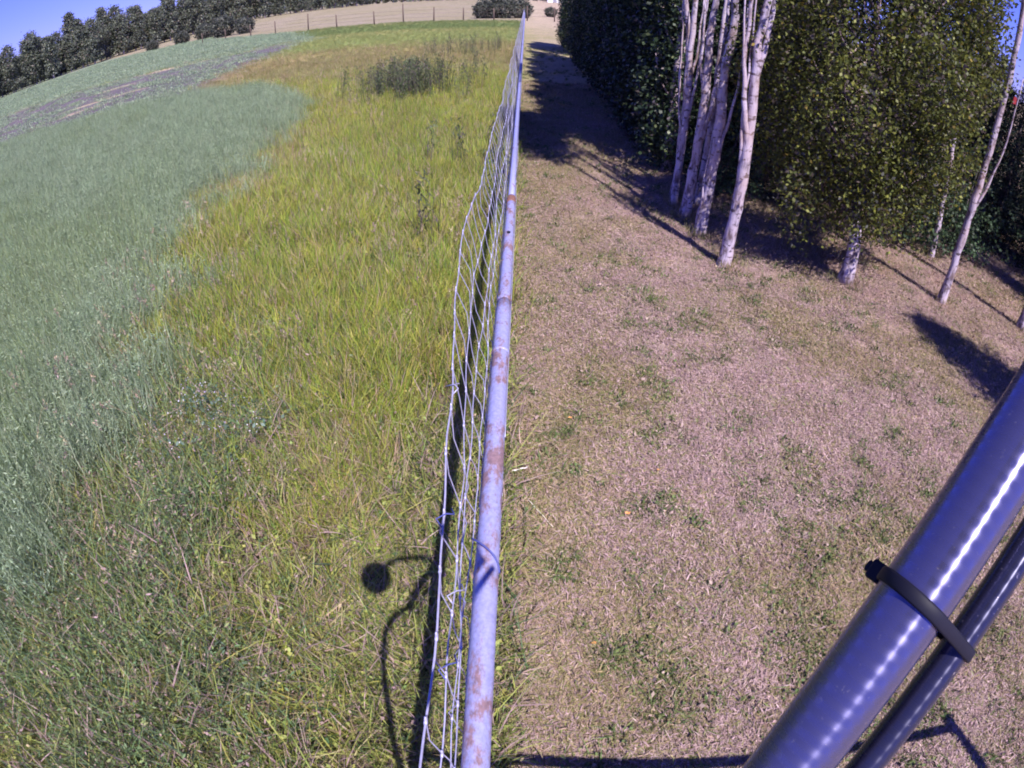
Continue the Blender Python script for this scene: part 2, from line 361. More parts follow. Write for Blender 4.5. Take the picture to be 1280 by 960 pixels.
def proto(coll, k, parts, mat):
    if coll not in PROTO: PROTO[coll] = bpy.data.collections.new(coll)
    V, F, C = join(parts); o = bpy.data.objects.new(f'{coll}_piece_{k:02d}', mesh_np(coll, V, F, mat, C)); PROTO[coll].objects.link(o)
def scatter(name, label, cat, coll, P, scale, tilt=.15, field=None):
    n_ = len(P); me = bpy.data.meshes.new(name); me.vertices.add(n_); me.vertices.foreach_set('co', np.asarray(P, np.float32).ravel())
    rot = np.c_[rng.normal(size=(n_, 2)) * tilt, rng.uniform(0, 6.283, n_)].astype(np.float32)
    a = me.attributes.new('rot', 'FLOAT_VECTOR', 'POINT'); a.data.foreach_set('vector', rot.ravel())
    a = me.attributes.new('scl', 'FLOAT', 'POINT'); a.data.foreach_set('value', np.asarray(scale, np.float32))
    a = me.attributes.new('pick', 'INT', 'POINT'); pk = rng.integers(0, len(PROTO[coll].objects), n_) if field is None else np.clip((field + rng.normal(size=n_) * .12) * len(PROTO[coll].objects), 0, len(PROTO[coll].objects) - .01); a.data.foreach_set('value', np.floor(pk).astype(np.int32))
    o = obj(name, me); tag(o, label, cat, kind='stuff')
    ng = bpy.data.node_groups.new(name, 'GeometryNodeTree'); ng.interface.new_socket('Geometry', in_out='INPUT', socket_type='NodeSocketGeometry'); ng.interface.new_socket('Geometry', in_out='OUTPUT', socket_type='NodeSocketGeometry')
    gi = ng.nodes.new('NodeGroupInput'); go = ng.nodes.new('NodeGroupOutput'); ip = ng.nodes.new('GeometryNodeInstanceOnPoints'); ci = ng.nodes.new('GeometryNodeCollectionInfo')
    ci.inputs[0].default_value = PROTO[coll]; ci.inputs['Separate Children'].default_value = True; ci.inputs['Reset Children'].default_value = True
    def na(nm, t):
        x = ng.nodes.new('GeometryNodeInputNamedAttribute'); x.data_type = t; x.inputs[0].default_value = nm; return x.outputs[0]
    ip.inputs['Pick Instance'].default_value = True
    L = ng.links.new; L(gi.outputs[0], ip.inputs['Points']); L(ci.outputs[0], ip.inputs['Instance']); L(na('pick', 'INT'), ip.inputs['Instance Index'])
    er = ng.nodes.new('FunctionNodeEulerToRotation'); L(na('rot', 'FLOAT_VECTOR'), er.inputs[0]); L(er.outputs[0], ip.inputs['Rotation']); L(na('scl', 'FLOAT'), ip.inputs['Scale']); L(ip.outputs[0], go.inputs[0])
    md = o.modifiers.new('scatter', 'NODES'); md.node_group = ng
    return o
def polar_points(n, r0, r1, a0, a1, power=1.0):
    """density per area falls as r^-power"""
    u = rng.uniform(size=n); e = 2 - power
    r = (r0 ** e + u * (r1 ** e - r0 ** e)) ** (1 / e) if abs(e) > 1e-6 else r0 * (r1 / r0) ** u
    a = np.radians(rng.uniform(a0, a1, n)); return r * np.sin(a), r * np.cos(a), r

YG = [((.37, .42, .065), 5), ((.27, .36, .06), 5), ((.52, .46, .12), 2.5), ((.50, .36, .24), 1.8), ((.12, .17, .05), 1.8)]
GG = [((.26, .32, .09), 5), ((.36, .38, .10), 4), ((.44, .35, .20), 2.6), ((.42, .30, .28), 3), ((.08, .13, .05), 2.5)]
DY = [((.46, .34, .22), 5), ((.40, .27, .24), 3), ((.32, .31, .10), 4), ((.22, .24, .08), 2)]
for k in range(8): proto('tall_grass', k, [blades(22 - k // 2, .10, .12, .29 - .008 * k, .0066, .38, YG), blades(1 + 2 * k, .10, .10, .26, .006, .5, DY)], M_grass)
for nm, pl_ in (('dry_grass', [((.31, .26, .13), 5), ((.26, .26, .09), 4), ((.40, .31, .20), 3)]), ('bright_grass', [((.26, .29, .10), 5), ((.31, .33, .13), 4)]), ('dark_grass', [((.15, .20, .07), 5), ((.20, .24, .09), 4)])):
    for k in range(3): proto(nm, k, [blades(20, .16, .12, .26, .011, .4, pl_, 2)], M_grass)
for k in range(5): proto('short_grass', k, [blades(26, .11, .05, .17, .006, .9, GG), leaf_quads(np.c_[rng.normal(size=(14, 2)) * .05, rng.uniform(.01, .09, 14)], np.array([0, 0, .3]), .022, .6, pick(GG, 14))], M_grass)
CG = [((.25, .33, .20), 6), ((.32, .39, .26), 5), ((.15, .20, .115), 2.5), ((.37, .40, .27), 1)]
CG2 = [((.27, .34, .13), 4), ((.20, .27, .12), 4), ((.32, .31, .17), 1.5)]
for k in range(6):
    m_ = 60; rad = np.abs(rng.normal(size=m_)) * .08; an = rng.uniform(0, 6.28, m_); z = rng.uniform(.06, .27, m_)
    proto('crop_plant', k, [leaf_quads(np.c_[rad * np.cos(an), rad * np.sin(an), z], np.array([0, 0, .3]), .024, .26, pick(CG, m_)), blades(40, .15, .14, .34, .0052, .32, CG, 2), blades(1 + 6 * k, .13, .14, .32, .0055, .35, CG2, 2)], M_crop)
    m_ = 60; proto('low_crop', k, [leaf_quads(np.c_[rng.normal(size=(m_, 2)) * .16, rng.uniform(.01, .10, m_)], np.array([0, 0, 1.]), .05, .5, pick(CG, m_)), blades(16, .4, .06, .15, .012, .4, CG, 2)], M_crop)
WG = [((.19, .27, .12), 5), ((.28, .33, .12), 3), ((.11, .165, .10), 4), ((.44, .31, .30), 2.4)]
for k in range(4):
    m_ = 40; rad = np.abs(rng.normal(size=m_)) * .06; an = rng.uniform(0, 6.28, m_); z = rng.uniform(.02, .13, m_)
    proto('low_weed', k, [leaf_quads(np.c_[rad * np.cos(an), rad * np.sin(an), z], np.array([0, 0, .6]), .017, .34, pick(WG, m_)), blades(22, .12, .06, .20, .0046, .6, WG, 2)], M_grass)
LW = [((.36, .25, .23), 5), ((.42, .31, .28), 3), ((.29, .21, .17), 4), ((.27, .23, .11), 3), ((.17, .21, .07), 2.0), ((.22, .14, .12), 2)]
LG = [((.125, .165, .06), 5), ((.17, .19, .075), 3), ((.10, .14, .05), 3), ((.40, .30, .26), 2)]
def flat_blades(n, spread, l0, l1, w, pal, zmax=.012):
    c = np.c_[rng.uniform(-1, 1, (n, 2)) * spread, rng.uniform(.002, zmax, n)]; an = rng.uniform(0, 6.283, n); l = rng.uniform(l0, l1, n) * .5
    d = np.c_[np.cos(an), np.sin(an), rng.normal(size=n) * .28]; e = np.c_[-np.sin(an), np.cos(an), rng.normal(size=n) * .3] * w * .5
    V = np.stack([c - d * l[:, None] - e * .4, c - e - d * 0, c + d * l[:, None], c + e], 1).reshape(-1, 3); V[:, 2] = np.maximum(V[:, 2], -.004)
    return V, np.arange(4 * n).reshape(-1, 4), np.repeat(pick(pal, n), 4, axis=0)
LP = [((.40, .28, .275), 5), ((.48, .345, .335), 3), ((.35, .245, .23), 4), ((.27, .185, .175), 1.5)]
LO = [((.29, .235, .12), 4), ((.22, .215, .08), 4), ((.36, .26, .19), 4), ((.19, .16, .08), 2)]
for k in range(8):
    a_, b_ = int(8 + 9 * k), int(72 - 9 * k)
    proto('mown_grass', k, [flat_blades(a_, .09, .010, .036, .0042, LP), flat_blades(b_, .09, .010, .036, .0040, LO), flat_blades(14, .09, .012, .04, .004, LW), blades(4 + 2 * k, .15, .010, .028, .004, .9, LP, 2), blades(20 - 2 * k, .15, .010, .034, .004, .9, LO, 2)], M_lawn)
for k in range(4): proto('green_sprig', k, [blades(16, .05, .02, .055, .005, .9, LG, 2), leaf_quads(np.c_[rng.normal(size=(12, 2)) * .022, rng.uniform(.004, .028, 12)], np.array([0, 0, .8]), .017, .7, pick(LG, 12))], M_lawn)
SH = [((.50, .37, .25), 4), ((.42, .30, .28), 3), ((.55, .45, .30), 2)]
for k in range(4):
    st = blades(3, .06, .30, .48, .0035, .22, SH, 3, .8); hv, hf, hc = [], [], []
    tips = st[0].reshape(3, 8, 3)[:, 6]; m_ = 14
    C = np.concatenate([t + np.c_[rng.normal(size=(m_, 2)) * .006, -rng.uniform(0, .07, m_)] for t in tips])
    proto('seed_head', k, [st, leaf_quads(C, np.array([0, 0, 1.2]), .02, .35, pick(SH, len(C)))], M_grass)
WF = [((.62, .60, .74), 4), ((.75, .70, .75), 3), ((.48, .38, .60), 2)]
for k in range(3):
    m_ = 12; C = np.c_[rng.normal(size=(m_, 2)) * .05, rng.uniform(.14, .26, m_)]
    proto('flower_weed', k, [leaf_quads(C, np.array([0, 0, .8]), .008, 1, pick(WF, m_)), blades(14, .09, .08, .26, .004, .5, WG, 2), leaf_quads(np.c_[rng.normal(size=(26, 2)) * .05, rng.uniform(.03, .2, 26)], np.array([0, 0, .5]), .026, .6, pick([((.10, .17, .12), 1), ((.16, .22, .17), 1)], 26))], M_grass)
TH = [((.10, .125, .065), 4), ((.16, .18, .09), 3), ((.13, .10, .11), 2)]
for k in range(4):
    z = rng.uniform(.12, .9, 90) ** .8; C = np.c_[rng.normal(size=(90, 2)) * .05, z]
    proto('thistle', k, [blades(7, .16, .6, .98, .012, .12, TH, 3), leaf_quads(C, np.array([0, 0, .9]), .07, .28, pick(TH, 90))], M_grass)

def P3(x, y): return np.c_[x, y, terrain_z(x, y)]
# tall meadow grass between the fence and the crop
x, y, r = polar_points(130000, .5, 70, -80, 4, 1.15)
keep = (x < -.12 + .04 * rng.normal(size=len(x))) & (x > -30) & (y > .1) & (y < 63) & (rng.uniform(size=len(x)) > in_crop(x, y, .95)) & (rng.uniform(size=len(x)) > in_band(x, y)) & (rng.uniform(size=len(x)) > in_far_crop(x, y))
near = sstep(.8, 3.0, y + .35 * x + 1.4 * (fbm(x * 1.5, y * 1.5, 31) - .5) + .7 * sstep(-1.3, -.5, x))       # thin and short close by, thick further on
patch = sstep(.35, .52, fbm(x * 2.3, y * 2.3, 33))
keep &= rng.uniform(size=len(x)) < (.10 + .90 * near) * (.35 + .65 * patch) * (1 - .75 * sstep(-.75, -.40, x) * sstep(3.6, 2.4, y))
x, y, r = x[keep], y[keep], r[keep]
sc = (.62 + .38 * sstep(.9, 3.2, y + .3 * x + .6)) * rng.uniform(.7, 1.2, len(x)) * (1 + .03 * np.clip(r - 8, 0, 14))
sc *= 1 - .30 * sstep(6, 12, y); sc *= 1 - .45 * sstep(-.75, -.35, x) * sstep(3.2, 2.2, y)
zone = np.where(y + 1.5 * rng.normal(size=len(y)) < 16.5, 0, np.where(y + 1.5 * rng.normal(size=len(y)) < 29, 1, np.where(y + rng.normal(size=len(y)) < 45, 2, 3)))
for zi, coll, lab in ((0, 'tall_grass', 'tall yellow green meadow grass between the wire fence and the crop'), (1, 'dry_grass', 'tan and olive drying grass of the middle meadow'), (2, 'bright_grass', 'bright light green grass strip across the far meadow'), (3, 'dark_grass', 'darker green grass strip in front of the far fence')):
    w = (zone == zi) & ((zi == 0) | (rng.uniform(size=len(x)) < .6)); scatter(coll, lab, 'grass', coll, P3(x[w], y[w]), sc[w] * (1 if zi == 0 else .8), field=(.62 * sstep(.40, .66, .6 * fbm(x[w] * .9, y[w] * .9, 61) + .4 * fbm(x[w] * 3, y[w] * 3, 62)) + .38 * sstep(2.8, 1.2, y[w]) + .3 * sstep(-2.2, -3.4, x[w]) * sstep(16, 8, y[w])) if zi == 0 else None)
x, y, r = polar_points(16000, .4, 9, -100, 0, 1.0)
keep = (x < -.03) & (y > -.2) & (rng.uniform(size=len(x)) > in_crop(x, y, .5) * .8) & (rng.uniform(size=len(x)) < .15 + .85 * sstep(.36, .5, fbm(x * 2.0, y * 2.0, 37))); x, y = x[keep], y[keep]
scatter('short_grass', 'short patchy green grass over bare litter near the fence foot', 'grass', 'short_grass', P3(x, y), rng.uniform(.6, 1.25, len(x)), .3)
x, y, r = polar_points(14000, .4, 7, -110, -12, 1.0)
keep = (y > -.3) & (x > crop_edge(y) - 2) & (rng.uniform(size=len(x)) < 1.3 * sstep(-.5, -1.9, x) * sstep(.30, .55, fbm(x * 1.7, y * 1.7, 39)) * sstep(4.5, 1.5, y)); x, y = x[keep], y[keep]
scatter('weed_cover', 'low broad leaved green weeds beside the crop edge in the foreground', 'weeds', 'low_weed', P3(x, y), rng.uniform(.6, 1.5, len(x)), .3)
x, y, r = polar_points(80000, 1.2, 30, -100, -8, 1.25)
keep = (rng.uniform(size=len(x)) < in_crop(x, y, .9)); x, y, r = x[keep], y[keep], r[keep]
scatter('crop_plants', 'blue green leafy field crop left of the meadow grass', 'crop', 'crop_plant', P3(x, y), rng.uniform(.75, 1.25, len(x)) * (1 + .012 * np.clip(r - 6, 0, 20)), .2, field=sstep(.36, .66, fbm((x + y * .6) * .55, (y - x * .6) * .14 + 3, 66)))
x, y, r = polar_points(26000, 12, 110, -75, -12, 1.3)
keep = (rng.uniform(size=len(x)) < np.maximum(in_far_crop(x, y) * .9, in_band(x, y) * .16)); x, y, r = x[keep], y[keep], r[keep]
scatter('far_crop_plants', 'pale green crop on the far side of the purple strip', 'crop', 'low_crop', P3(x, y), rng.uniform(.8, 1.2, len(x)) * (1 + .01 * r), .1)
x, y, r = polar_points(1500, 1.2, 30, -70, -3, 1.2)
keep = (x < -.3) & (y > .8) & (rng.uniform(size=len(x)) > in_crop(x, y, .6)) & (in_far_crop(x, y) < .5) & (in_band(x, y) < .5) & (rng.uniform(size=len(x)) < sstep(.42, .6, fbm(x * .9, y * .9, 43))); x, y = x[keep], y[keep]
scatter('seed_heads', 'tan dry grass seed heads standing above the meadow', 'grass', 'seed_head', P3(x, y), rng.uniform(.7, 1.1, len(x)), .25)
q = rng.normal(size=(30, 2)) * (.20, .17) + (-1.66, 2.10)
scatter('flowering_weeds', 'grey green weeds with tiny white and lilac flowers in the meadow', 'weeds', 'flower_weed', P3(q[:, 0], q[:, 1]), rng.uniform(.7, 1.2, len(q)), .2)
q = np.concatenate([rng.normal(size=(110, 2)) * (.46, .75) + (-2.6, 13.2), rng.normal(size=(9, 2)) * (.18, 1.2) + (-1.15, 13.2), rng.normal(size=(16, 2)) * (.7, .5) + (-2.6, 22.2), rng.normal(size=(12, 2)) * (.5, .7) + (-1.6, 23), rng.normal(size=(3, 2)) * (.25, .5) + (-.75, 7.2), rng.normal(size=(3, 2)) * (.2, .4) + (-.45, 4.6)])
scatter('thistle_patch', 'dark grey green thistle clump in the meadow beside the fence', 'weeds', 'thistle', P3(q[:, 0], q[:, 1]), rng.uniform(.55, .95, len(q)), .12)
# mown lane right of the fence
x, y, r = polar_points(30000, .25, 15, -14, 100, 1.05)
keep = (x > -.06) & (y > -.3); x, y, r = x[keep], y[keep], r[keep]
scatter('mown_grass', 'dry mown pinkish straw grass of the lane beside the fence', 'grass', 'mown_grass', P3(x, y), rng.uniform(.8, 1.35, len(x)) * (1 + .05 * np.clip(r - 4, 0, 12)), .06, field=np.clip(sstep(.36, .62, .55 * fbm(x * .9, y * .9, 68) + .45 * fbm(x * 3.4, y * 3.4, 69)) * (.55 + .45 * sstep(.2, 1.2, x)) - .5 * sstep(5, 11, y) + .25 * sstep(2.0, 3.0, x), 0, 1))
x, y, r = polar_points(24000, .25, 26, -14, 95, 1.2)
f = fbm(x * 1.1, y * 1.1, 47); f2 = fbm(x * 5, y * 5, 49)
keep = (x > -.05) & (y > -.3) & (rng.uniform(size=len(x)) < (sstep(.40, .60, f) * .8 + .13 + .45 * sstep(.8, .1, x)) * sstep(.47, .58, f2) * 1.3 * (1 + .6 * sstep(5, 10, y))) & (rng.uniform(size=len(x)) > .6 * sstep(2.4, 3.2, x) * sstep(3.4, 4.2, y)); x, y, r = x[keep], y[keep], r[keep]
scatter('green_grass_patches', 'small green grass sprigs scattered through the dry mown lane', 'grass', 'green_sprig', P3(x, y), rng.uniform(.5, 1.4, len(x)) * (1 + .04 * np.clip(r - 4, 0, 20)), .1)
# leaf litter under the trees
LT = [((.30, .19, .15), 3), ((.38, .28, .24), 3), ((.18, .11, .10), 3), ((.22, .2, .07), 1)]
m_ = 15000; lx = rng.uniform(0.05, 6.5, m_); ly = rng.uniform(.3, 12, m_); kk = ((ly > 5.6 - (lx - 1.3) * .8 + .6 * rng.normal(size=m_)) & (lx > 1.2)) | (rng.uniform(size=m_) < .13); lx, ly = lx[kk], ly[kk]
V, F, C = leaf_quads(np.c_[lx, ly, terrain_z(lx, ly) + .016], np.array([.2, 0, 0.]), .030, .6, pick(LT, len(lx)))
V[:, 2] = np.maximum(V[:, 2], terrain_z(V[:, 0], V[:, 1]) + .003)
tag(obj('leaf_litter', mesh_np('leaf_litter', V, F, M_lawn, C)), 'brown fallen leaves on the soil under the trees', 'leaf litter', kind='stuff')

# ------------------------------------------------------------------ near fence: pipe rail and woven wire
FX = -.05
fence = empty('wire_fence', (FX, 1.6, 0), 'woven wire fence with rusty galvanised pipe top rail running away from the camera', 'fence')
def fobj(mb, name, mat, smooth=True):
    o = mb.obj(name, mat, fence, smooth); o.matrix_parent_inverse = Matrix.Translation((-FX, -1.6, 0)); return o
def frange(a, b, s):
    k = max(1, round((b - a) / s)); return [a + (b - a) * i / k for i in range(k + 1)]
RZ = .95
mb = MB(); mb.tube([(FX, yy, RZ) for yy in frange(-.9, 1.95, .1)], .0268, 20); fobj(mb, 'rail', M_rail)['label'] = 'thick rust flecked pipe sleeve nearest the camera'
mb = MB(); mb.tube([(FX + .001, yy, RZ - .002) for yy in frange(1.9, 3.10, .1)], .0236, 20); fobj(mb, 'rail', M_rail)['label'] = 'short rail length ending in a rusty collar'
y0 = 3.06; k = 0
while y0 < 63:
    y1 = min(63.5, y0 + 6.1); mb = MB(); mb.tube([(FX, yy, RZ - .004 - (.0006 if k % 2 else 0)) for yy in frange(y0, y1 + .04, 1.0)], .0195 if k % 2 else .0185, 14); fobj(mb, 'rail', M_rail_far); y0 = y1; k += 1
for yy, rr_, ln, mt in ((1.60, .0295, .010, M_rail), (1.95, .0285, .014, M_rail), (3.10, .0262, .05, M_rust)):
    mb = MB(); mb.tube([(FX, yy - ln, RZ), (FX, yy - ln * .6, RZ), (FX, yy + ln * .6, RZ), (FX, yy + ln, RZ)], [rr_ - .003, rr_, rr_, rr_ - .003], 20); fobj(mb, 'collar', mt)
mb = MB(); mb.tube([(FX, 2.58, RZ + .018), (FX, 2.58, RZ + .029)], .008, 8); fobj(mb, 'bolt', M_black)
for yy in frange(-.9, 63.6, 3.0):
    mb = MB(); mb.tube([(FX - .012, yy, -.2), (FX - .012, yy, .5), (FX - .004, yy, RZ - .02)], .019, 10); fobj(mb, 'post', M_rail_far)
# woven wire
HT = [.06, .17, .30, .44, .58, .72, .86, .955, 1.035, 1.15, 1.30]
def top_x(yy): return float(np.interp(yy, [-1, .5, .8, 1.12, 1.73, 2.32, 3.2, 5, 64], [-.10, -.11, -.13, -.14, -.183, -.172, -.162, -.155, -.14]))
_wr = random.Random(3); WOB = {}
def wire_pt(h, yy):
    t = (h - .86) / .44
    if t > 0: x_ = -.084 + (top_x(yy) + .084) * t ** 1.2
    else: x_ = -.084 + .040 * min(1, (.86 - h) / .8) 
    key = int(h * 1000)
    wob = math.sin(yy * 9.1 + key) * .0025 + math.sin(yy * 23 + key * .7) * .0012 + math.sin(yy * 3.3 + key * 1.3) * .006
    wz = math.sin(yy * 6.7 + key * .31) * .008 + math.sin(yy * 19 + key) * .004
    if yy < 1.0: wob *= 1.4; wz *= 1.3
    if t <= 0: wob *= .3
    return Vector((x_ + wob, yy, h + wz))
SY = [-.6]
while SY[-1] < 63: SY.append(SY[-1] + .125 + _wr.uniform(-.008, .008))
ys = [v for v in frange(-.9, 8, .045)] + frange(8.2, 63.5, .6)
for h in HT:
    mb = MB(); mb.tube([wire_pt(h, yy) for yy in ys], .0019 if h in (HT[0], HT[-1]) else .0015, 5, cap=False); o = fobj(mb, 'line_wire', M_wire)
farm = MB(); knots = MB()
for i_, yy in enumerate(SY):
    st = []; rnd = random.Random(i_); loose = .009 if yy < .9 else .003
    for a_, h in enumerate(HT):
        st.append(wire_pt(h, yy + .0))
        if a_ < len(HT) - 1:
            hm = (h + HT[a_ + 1]) / 2; v = wire_pt(hm, yy); v.y += rnd.uniform(-loose, loose); v.x += rnd.uniform(-loose, loose) * .7; st.append(v)
    if i_ < 280:
        mb = MB(); mb.tube(st, .00135, 5, cap=False); fobj(mb, 'stay_wire', M_wire)
        if yy < 14:
            for h in HT:
                c_ = wire_pt(h, yy); r_ = .0031; L_ = .0075
                knots.tube([c_ + Vector((0, -L_, -.001)), c_ + Vector((.0, -L_ * .5, 0)), c_ + Vector((0, L_ * .4, .001)), c_ + Vector((0, L_, 0))], [.002, r_, r_ * .8, .002], 6)
                knots.tube([c_ + Vector((0, 0, -.012)), c_, c_ + Vector((0, .001, .012))], [.0016, .0028, .0016], 5)
    else: farm.tube([st[0], st[len(st) // 2], st[-1]], .002, 3, cap=False)
tag(fobj(farm, 'far_stay_wire', M_wire), kind='stuff'); tag(fobj(knots, 'wire_knot', M_wire), kind='stuff')
mb = MB(); mb.tube([(FX + .027, yy, RZ - .012 + .004 * math.sin(yy * 7)) for yy in frange(1.2, 3.2, .08)], .0016, 5); fobj(mb, 'guide_wire', M_wire)
# loose blue tie round the rail, and one dangling twist of wire on the mesh
mb = MB(); pts = []
for k in range(26):
    t = -2.6 + k / 25 * 4.6; pts.append(Vector((FX - .006 + math.cos(math.pi / 2 + t * .62) * .034, .74 + k * .0035, RZ + math.sin(math.pi / 2 + t * .62) * .032)))
mb.tube(pts, .0024, 6); fobj(mb, 'tie_wire', M_blue)
for (yy, h, s_) in ((.62, 1.30, 1), (.95, 1.30, -1), (.40, 1.15, 1), (.55, 1.15, 1)):
    c_ = wire_pt(h, yy); mb = MB(); mb.tube([c_ + Vector((0, -.02, 0)), c_ + Vector((-.012 * s_, -.006, .006)), c_ + Vector((.004, .004, .009)), c_ + Vector((.016 * s_, .014, -.004)), c_ + Vector((.01, .03, -.008))], .0015, 5)
    fobj(mb, 'tie_wire', M_blue if (yy in (.62, .40)) else M_wire)

# short pipe barrier running right from the fence (below the frame, its shadow crosses the lane)
bar = empty('pipe_barrier', (2.07, -.13, 0), 'low pipe barrier meeting the fence at right angles in the foreground', 'barrier')
mb = MB(); mb.tube([(FX + .02, .01, .93), (1.0, -.06, .925), (2.05, -.13, .93)], .019, 12); o = mb.obj('rail', M_rail_far, bar); o.matrix_parent_inverse = Matrix.Translation((-2.07, .13, 0))
mb = MB(); mb.tube([(2.07, -.13, -.1), (2.07, -.13, 1.0)], .026, 12); o = mb.obj('post', M_rail_far, bar); o.matrix_parent_inverse = Matrix.Translation((-2.07, .13, 0))

# ------------------------------------------------------------------ camera-side tubes with cable tie
TA = Vector((.1048, .0477, 1.8394)); TB = Vector((.1840, .1148, 1.9471)); TD = (TB - TA).normalized()
OFF = Vector((.0697, -.0048, .0051)); OFF = (OFF - TD * OFF.dot(TD)).normalized(); NRM = TD.cross(OFF).normalized()
def tube_frame():
    return Matrix((OFF, NRM, TD)).transposed().to_4x4()
def sag(z):
    u = (z - .075) / .075; return -.0057 * (1 - u * u) if abs(u) < 1 else .0057 * 2 * (abs(u) - 1)
def tube_thing(name, centre, r, l0, l1, label, cat, mat):
    mb = MB(); mb.tube([(sag(l0 + (l1 - l0) * k / 60), 0, l0 + (l1 - l0) * k / 60) for k in range(61)], r, 48)
    o = obj(name, mb.mesh(name, mat)); m = tube_frame(); m.translation = centre; o.matrix_world = m
    return tag(o, label, cat)
tube_thing('metal_tube', TA, .01512, -.045, .175, 'thick glossy blue grey metal tube slanting across the lower right corner', 'tube', M_tube)
tube_thing('thin_tube', TA + OFF * .0345, .00696, -.045, .172, 'thin dark glossy tube strapped alongside the thick tube', 'tube', M_thin)
tie = empty('cable_tie', TA + TD * .075 - OFF * .0057, 'black plastic cable tie strapping the thick and thin tubes together', 'cable tie')
fr = tube_frame() @ Matrix.Scale(.6, 4); V = []; F = []; m_ = 64; tl = Matrix.Rotation(.20, 4, OFF) if False else Matrix.Identity(4)
def belt(t, r1=.0263, r2=.0124, off=.0575):
    """outline of a belt round two circles"""
    b = math.acos((r1 - r2) / off); 
    segs = [('a', b, 2 * math.pi - b)]
    L1 = r1 * (2 * math.pi - 2 * b); L2 = r2 * 2 * b; Ls = math.sqrt(off ** 2 - (r1 - r2) ** 2); T = L1 + L2 + 2 * Ls; s_ = t * T
    if s_ < L1: a_ = b + s_ / r1; return Vector((r1 * math.cos(a_), r1 * math.sin(a_), 0)), Vector((math.cos(a_), math.sin(a_), 0))
    s_ -= L1; a1 = 2 * math.pi - b
    if s_ < Ls:
        p0 = Vector((r1 * math.cos(a1), r1 * math.sin(a1), 0)); p1 = Vector((off + r2 * math.cos(a1), r2 * math.sin(a1), 0)); return p0.lerp(p1, s_ / Ls), Vector((math.cos(a1), math.sin(a1), 0))
    s_ -= Ls
    if s_ < L2: a_ = a1 + s_ / r2; return Vector((off + r2 * math.cos(a_), r2 * math.sin(a_), 0)), Vector((math.cos(a_), math.sin(a_), 0))
    s_ -= L2; p0 = Vector((off + r2 * math.cos(b), r2 * math.sin(b), 0)); p1 = Vector((r1 * math.cos(b), r1 * math.sin(b), 0)); return p0.lerp(p1, s_ / Ls), Vector((math.cos(b), math.sin(b), 0))
def slant(v): return v.z - .16 * v.x
mb = MB(); mb.V = []; nb = 96
for k in range(nb):
    q_, nn = belt(k / nb)
    for (dn, dz) in ((-.0004, -.0042), (.0010, -.0044), (.0018, -.0030), (.0018, .0030), (.0010, .0044), (-.0004, .0042)):
        v = q_ + nn * dn; v.z = dz - .10 * (q_.x - .02); mb.V.append(v)
for k in range(nb):
    for e in range(6):
        e2 = (e + 1) % 6; k2 = (k + 1) % nb; mb.F.append((k * 6 + e, k * 6 + e2, k2 * 6 + e2, k2 * 6 + e))
band = mb.obj('band', M_black, tie); band.matrix_local = fr
mb = MB(); mb.box((-.0315, 0, .003), (.0056, .0056, .0064)); mb.box((-.0380, .0008, .003), (.0034, .0040, .0038)); mb.box((-.0315, .0070, .003), (.0038, .0022, .0048))
hd = mb.obj('head', M_black, tie, smooth=False); hd.matrix_local = fr @ Matrix.Rotation(math.radians(-62), 4, 'Z')
bv = hd.modifiers.new('bevel', 'BEVEL'); bv.width = .0018; bv.segments = 3

# ball housing of the camera on its bent arm: behind the lens, seen only by its shadow on the grass
hous = empty('ball_housing', (FX, -.35, RZ), 'round camera housing on a bent arm clamped to the fence rail', 'camera mount')
inv = Matrix.Translation((-FX, .35, -RZ))
C0 = Vector((0, 0, CH)) + SUN * .12
import bmesh
bmh = bmesh.new(); bmesh.ops.create_uvsphere(bmh, u_segments=32, v_segments=20, radius=.064)
for v in bmh.verts: v.co.z *= 1.12
me = bpy.data.meshes.new('housing'); bmh.to_mesh(me); bmh.free(); me.materials.append(M_black); me.polygons.foreach_set('use_smooth', [True] * len(me.polygons))
o = obj('housing', me, hous); o.matrix_parent_inverse = inv; o.location = C0
def lift(gx, gy, z): return Vector((gx + SUN.x / SUN.z * z, gy + SUN.y / SUN.z * z, z))
E1 = TA + TD * .170; E0 = TA - TD * .040
def smooth(pts):
    sm = []
    for k in range(len(pts) - 1):
        p0, p1, p2, p3 = pts[max(k - 1, 0)], pts[k], pts[k + 1], pts[min(k + 2, len(pts) - 1)]
        for t in (0, .25, .5, .75): sm.append(.5 * ((2 * p1) + (p2 - p0) * t + (2 * p0 - 5 * p1 + 4 * p2 - p3) * t * t + (3 * p1 - p0 - 3 * p2 + p3) * t ** 3))
    return sm + [pts[-1]]
for arm_p, r_ in (([C0, lift(-.51, 1.395, 2.15), lift(-.47, 1.42, 2.16), lift(-.42, 1.43, 2.15), lift(-.375, 1.435, 2.10), lift(-.345, 1.42, 2.03), E1], .0115),
                  ([E0, lift(-.45, 1.15, 1.74), lift(-.475, 1.07, 1.62), lift(-.465, .94, 1.45), lift(-.43, .80, 1.28), lift(-.395, .66, 1.14), lift(-.35, .54, 1.0)], .0115)):
    mb = MB(); mb.tube(smooth(arm_p), r_, 12); o = mb.obj('arm', M_black, hous); o.matrix_parent_inverse = inv

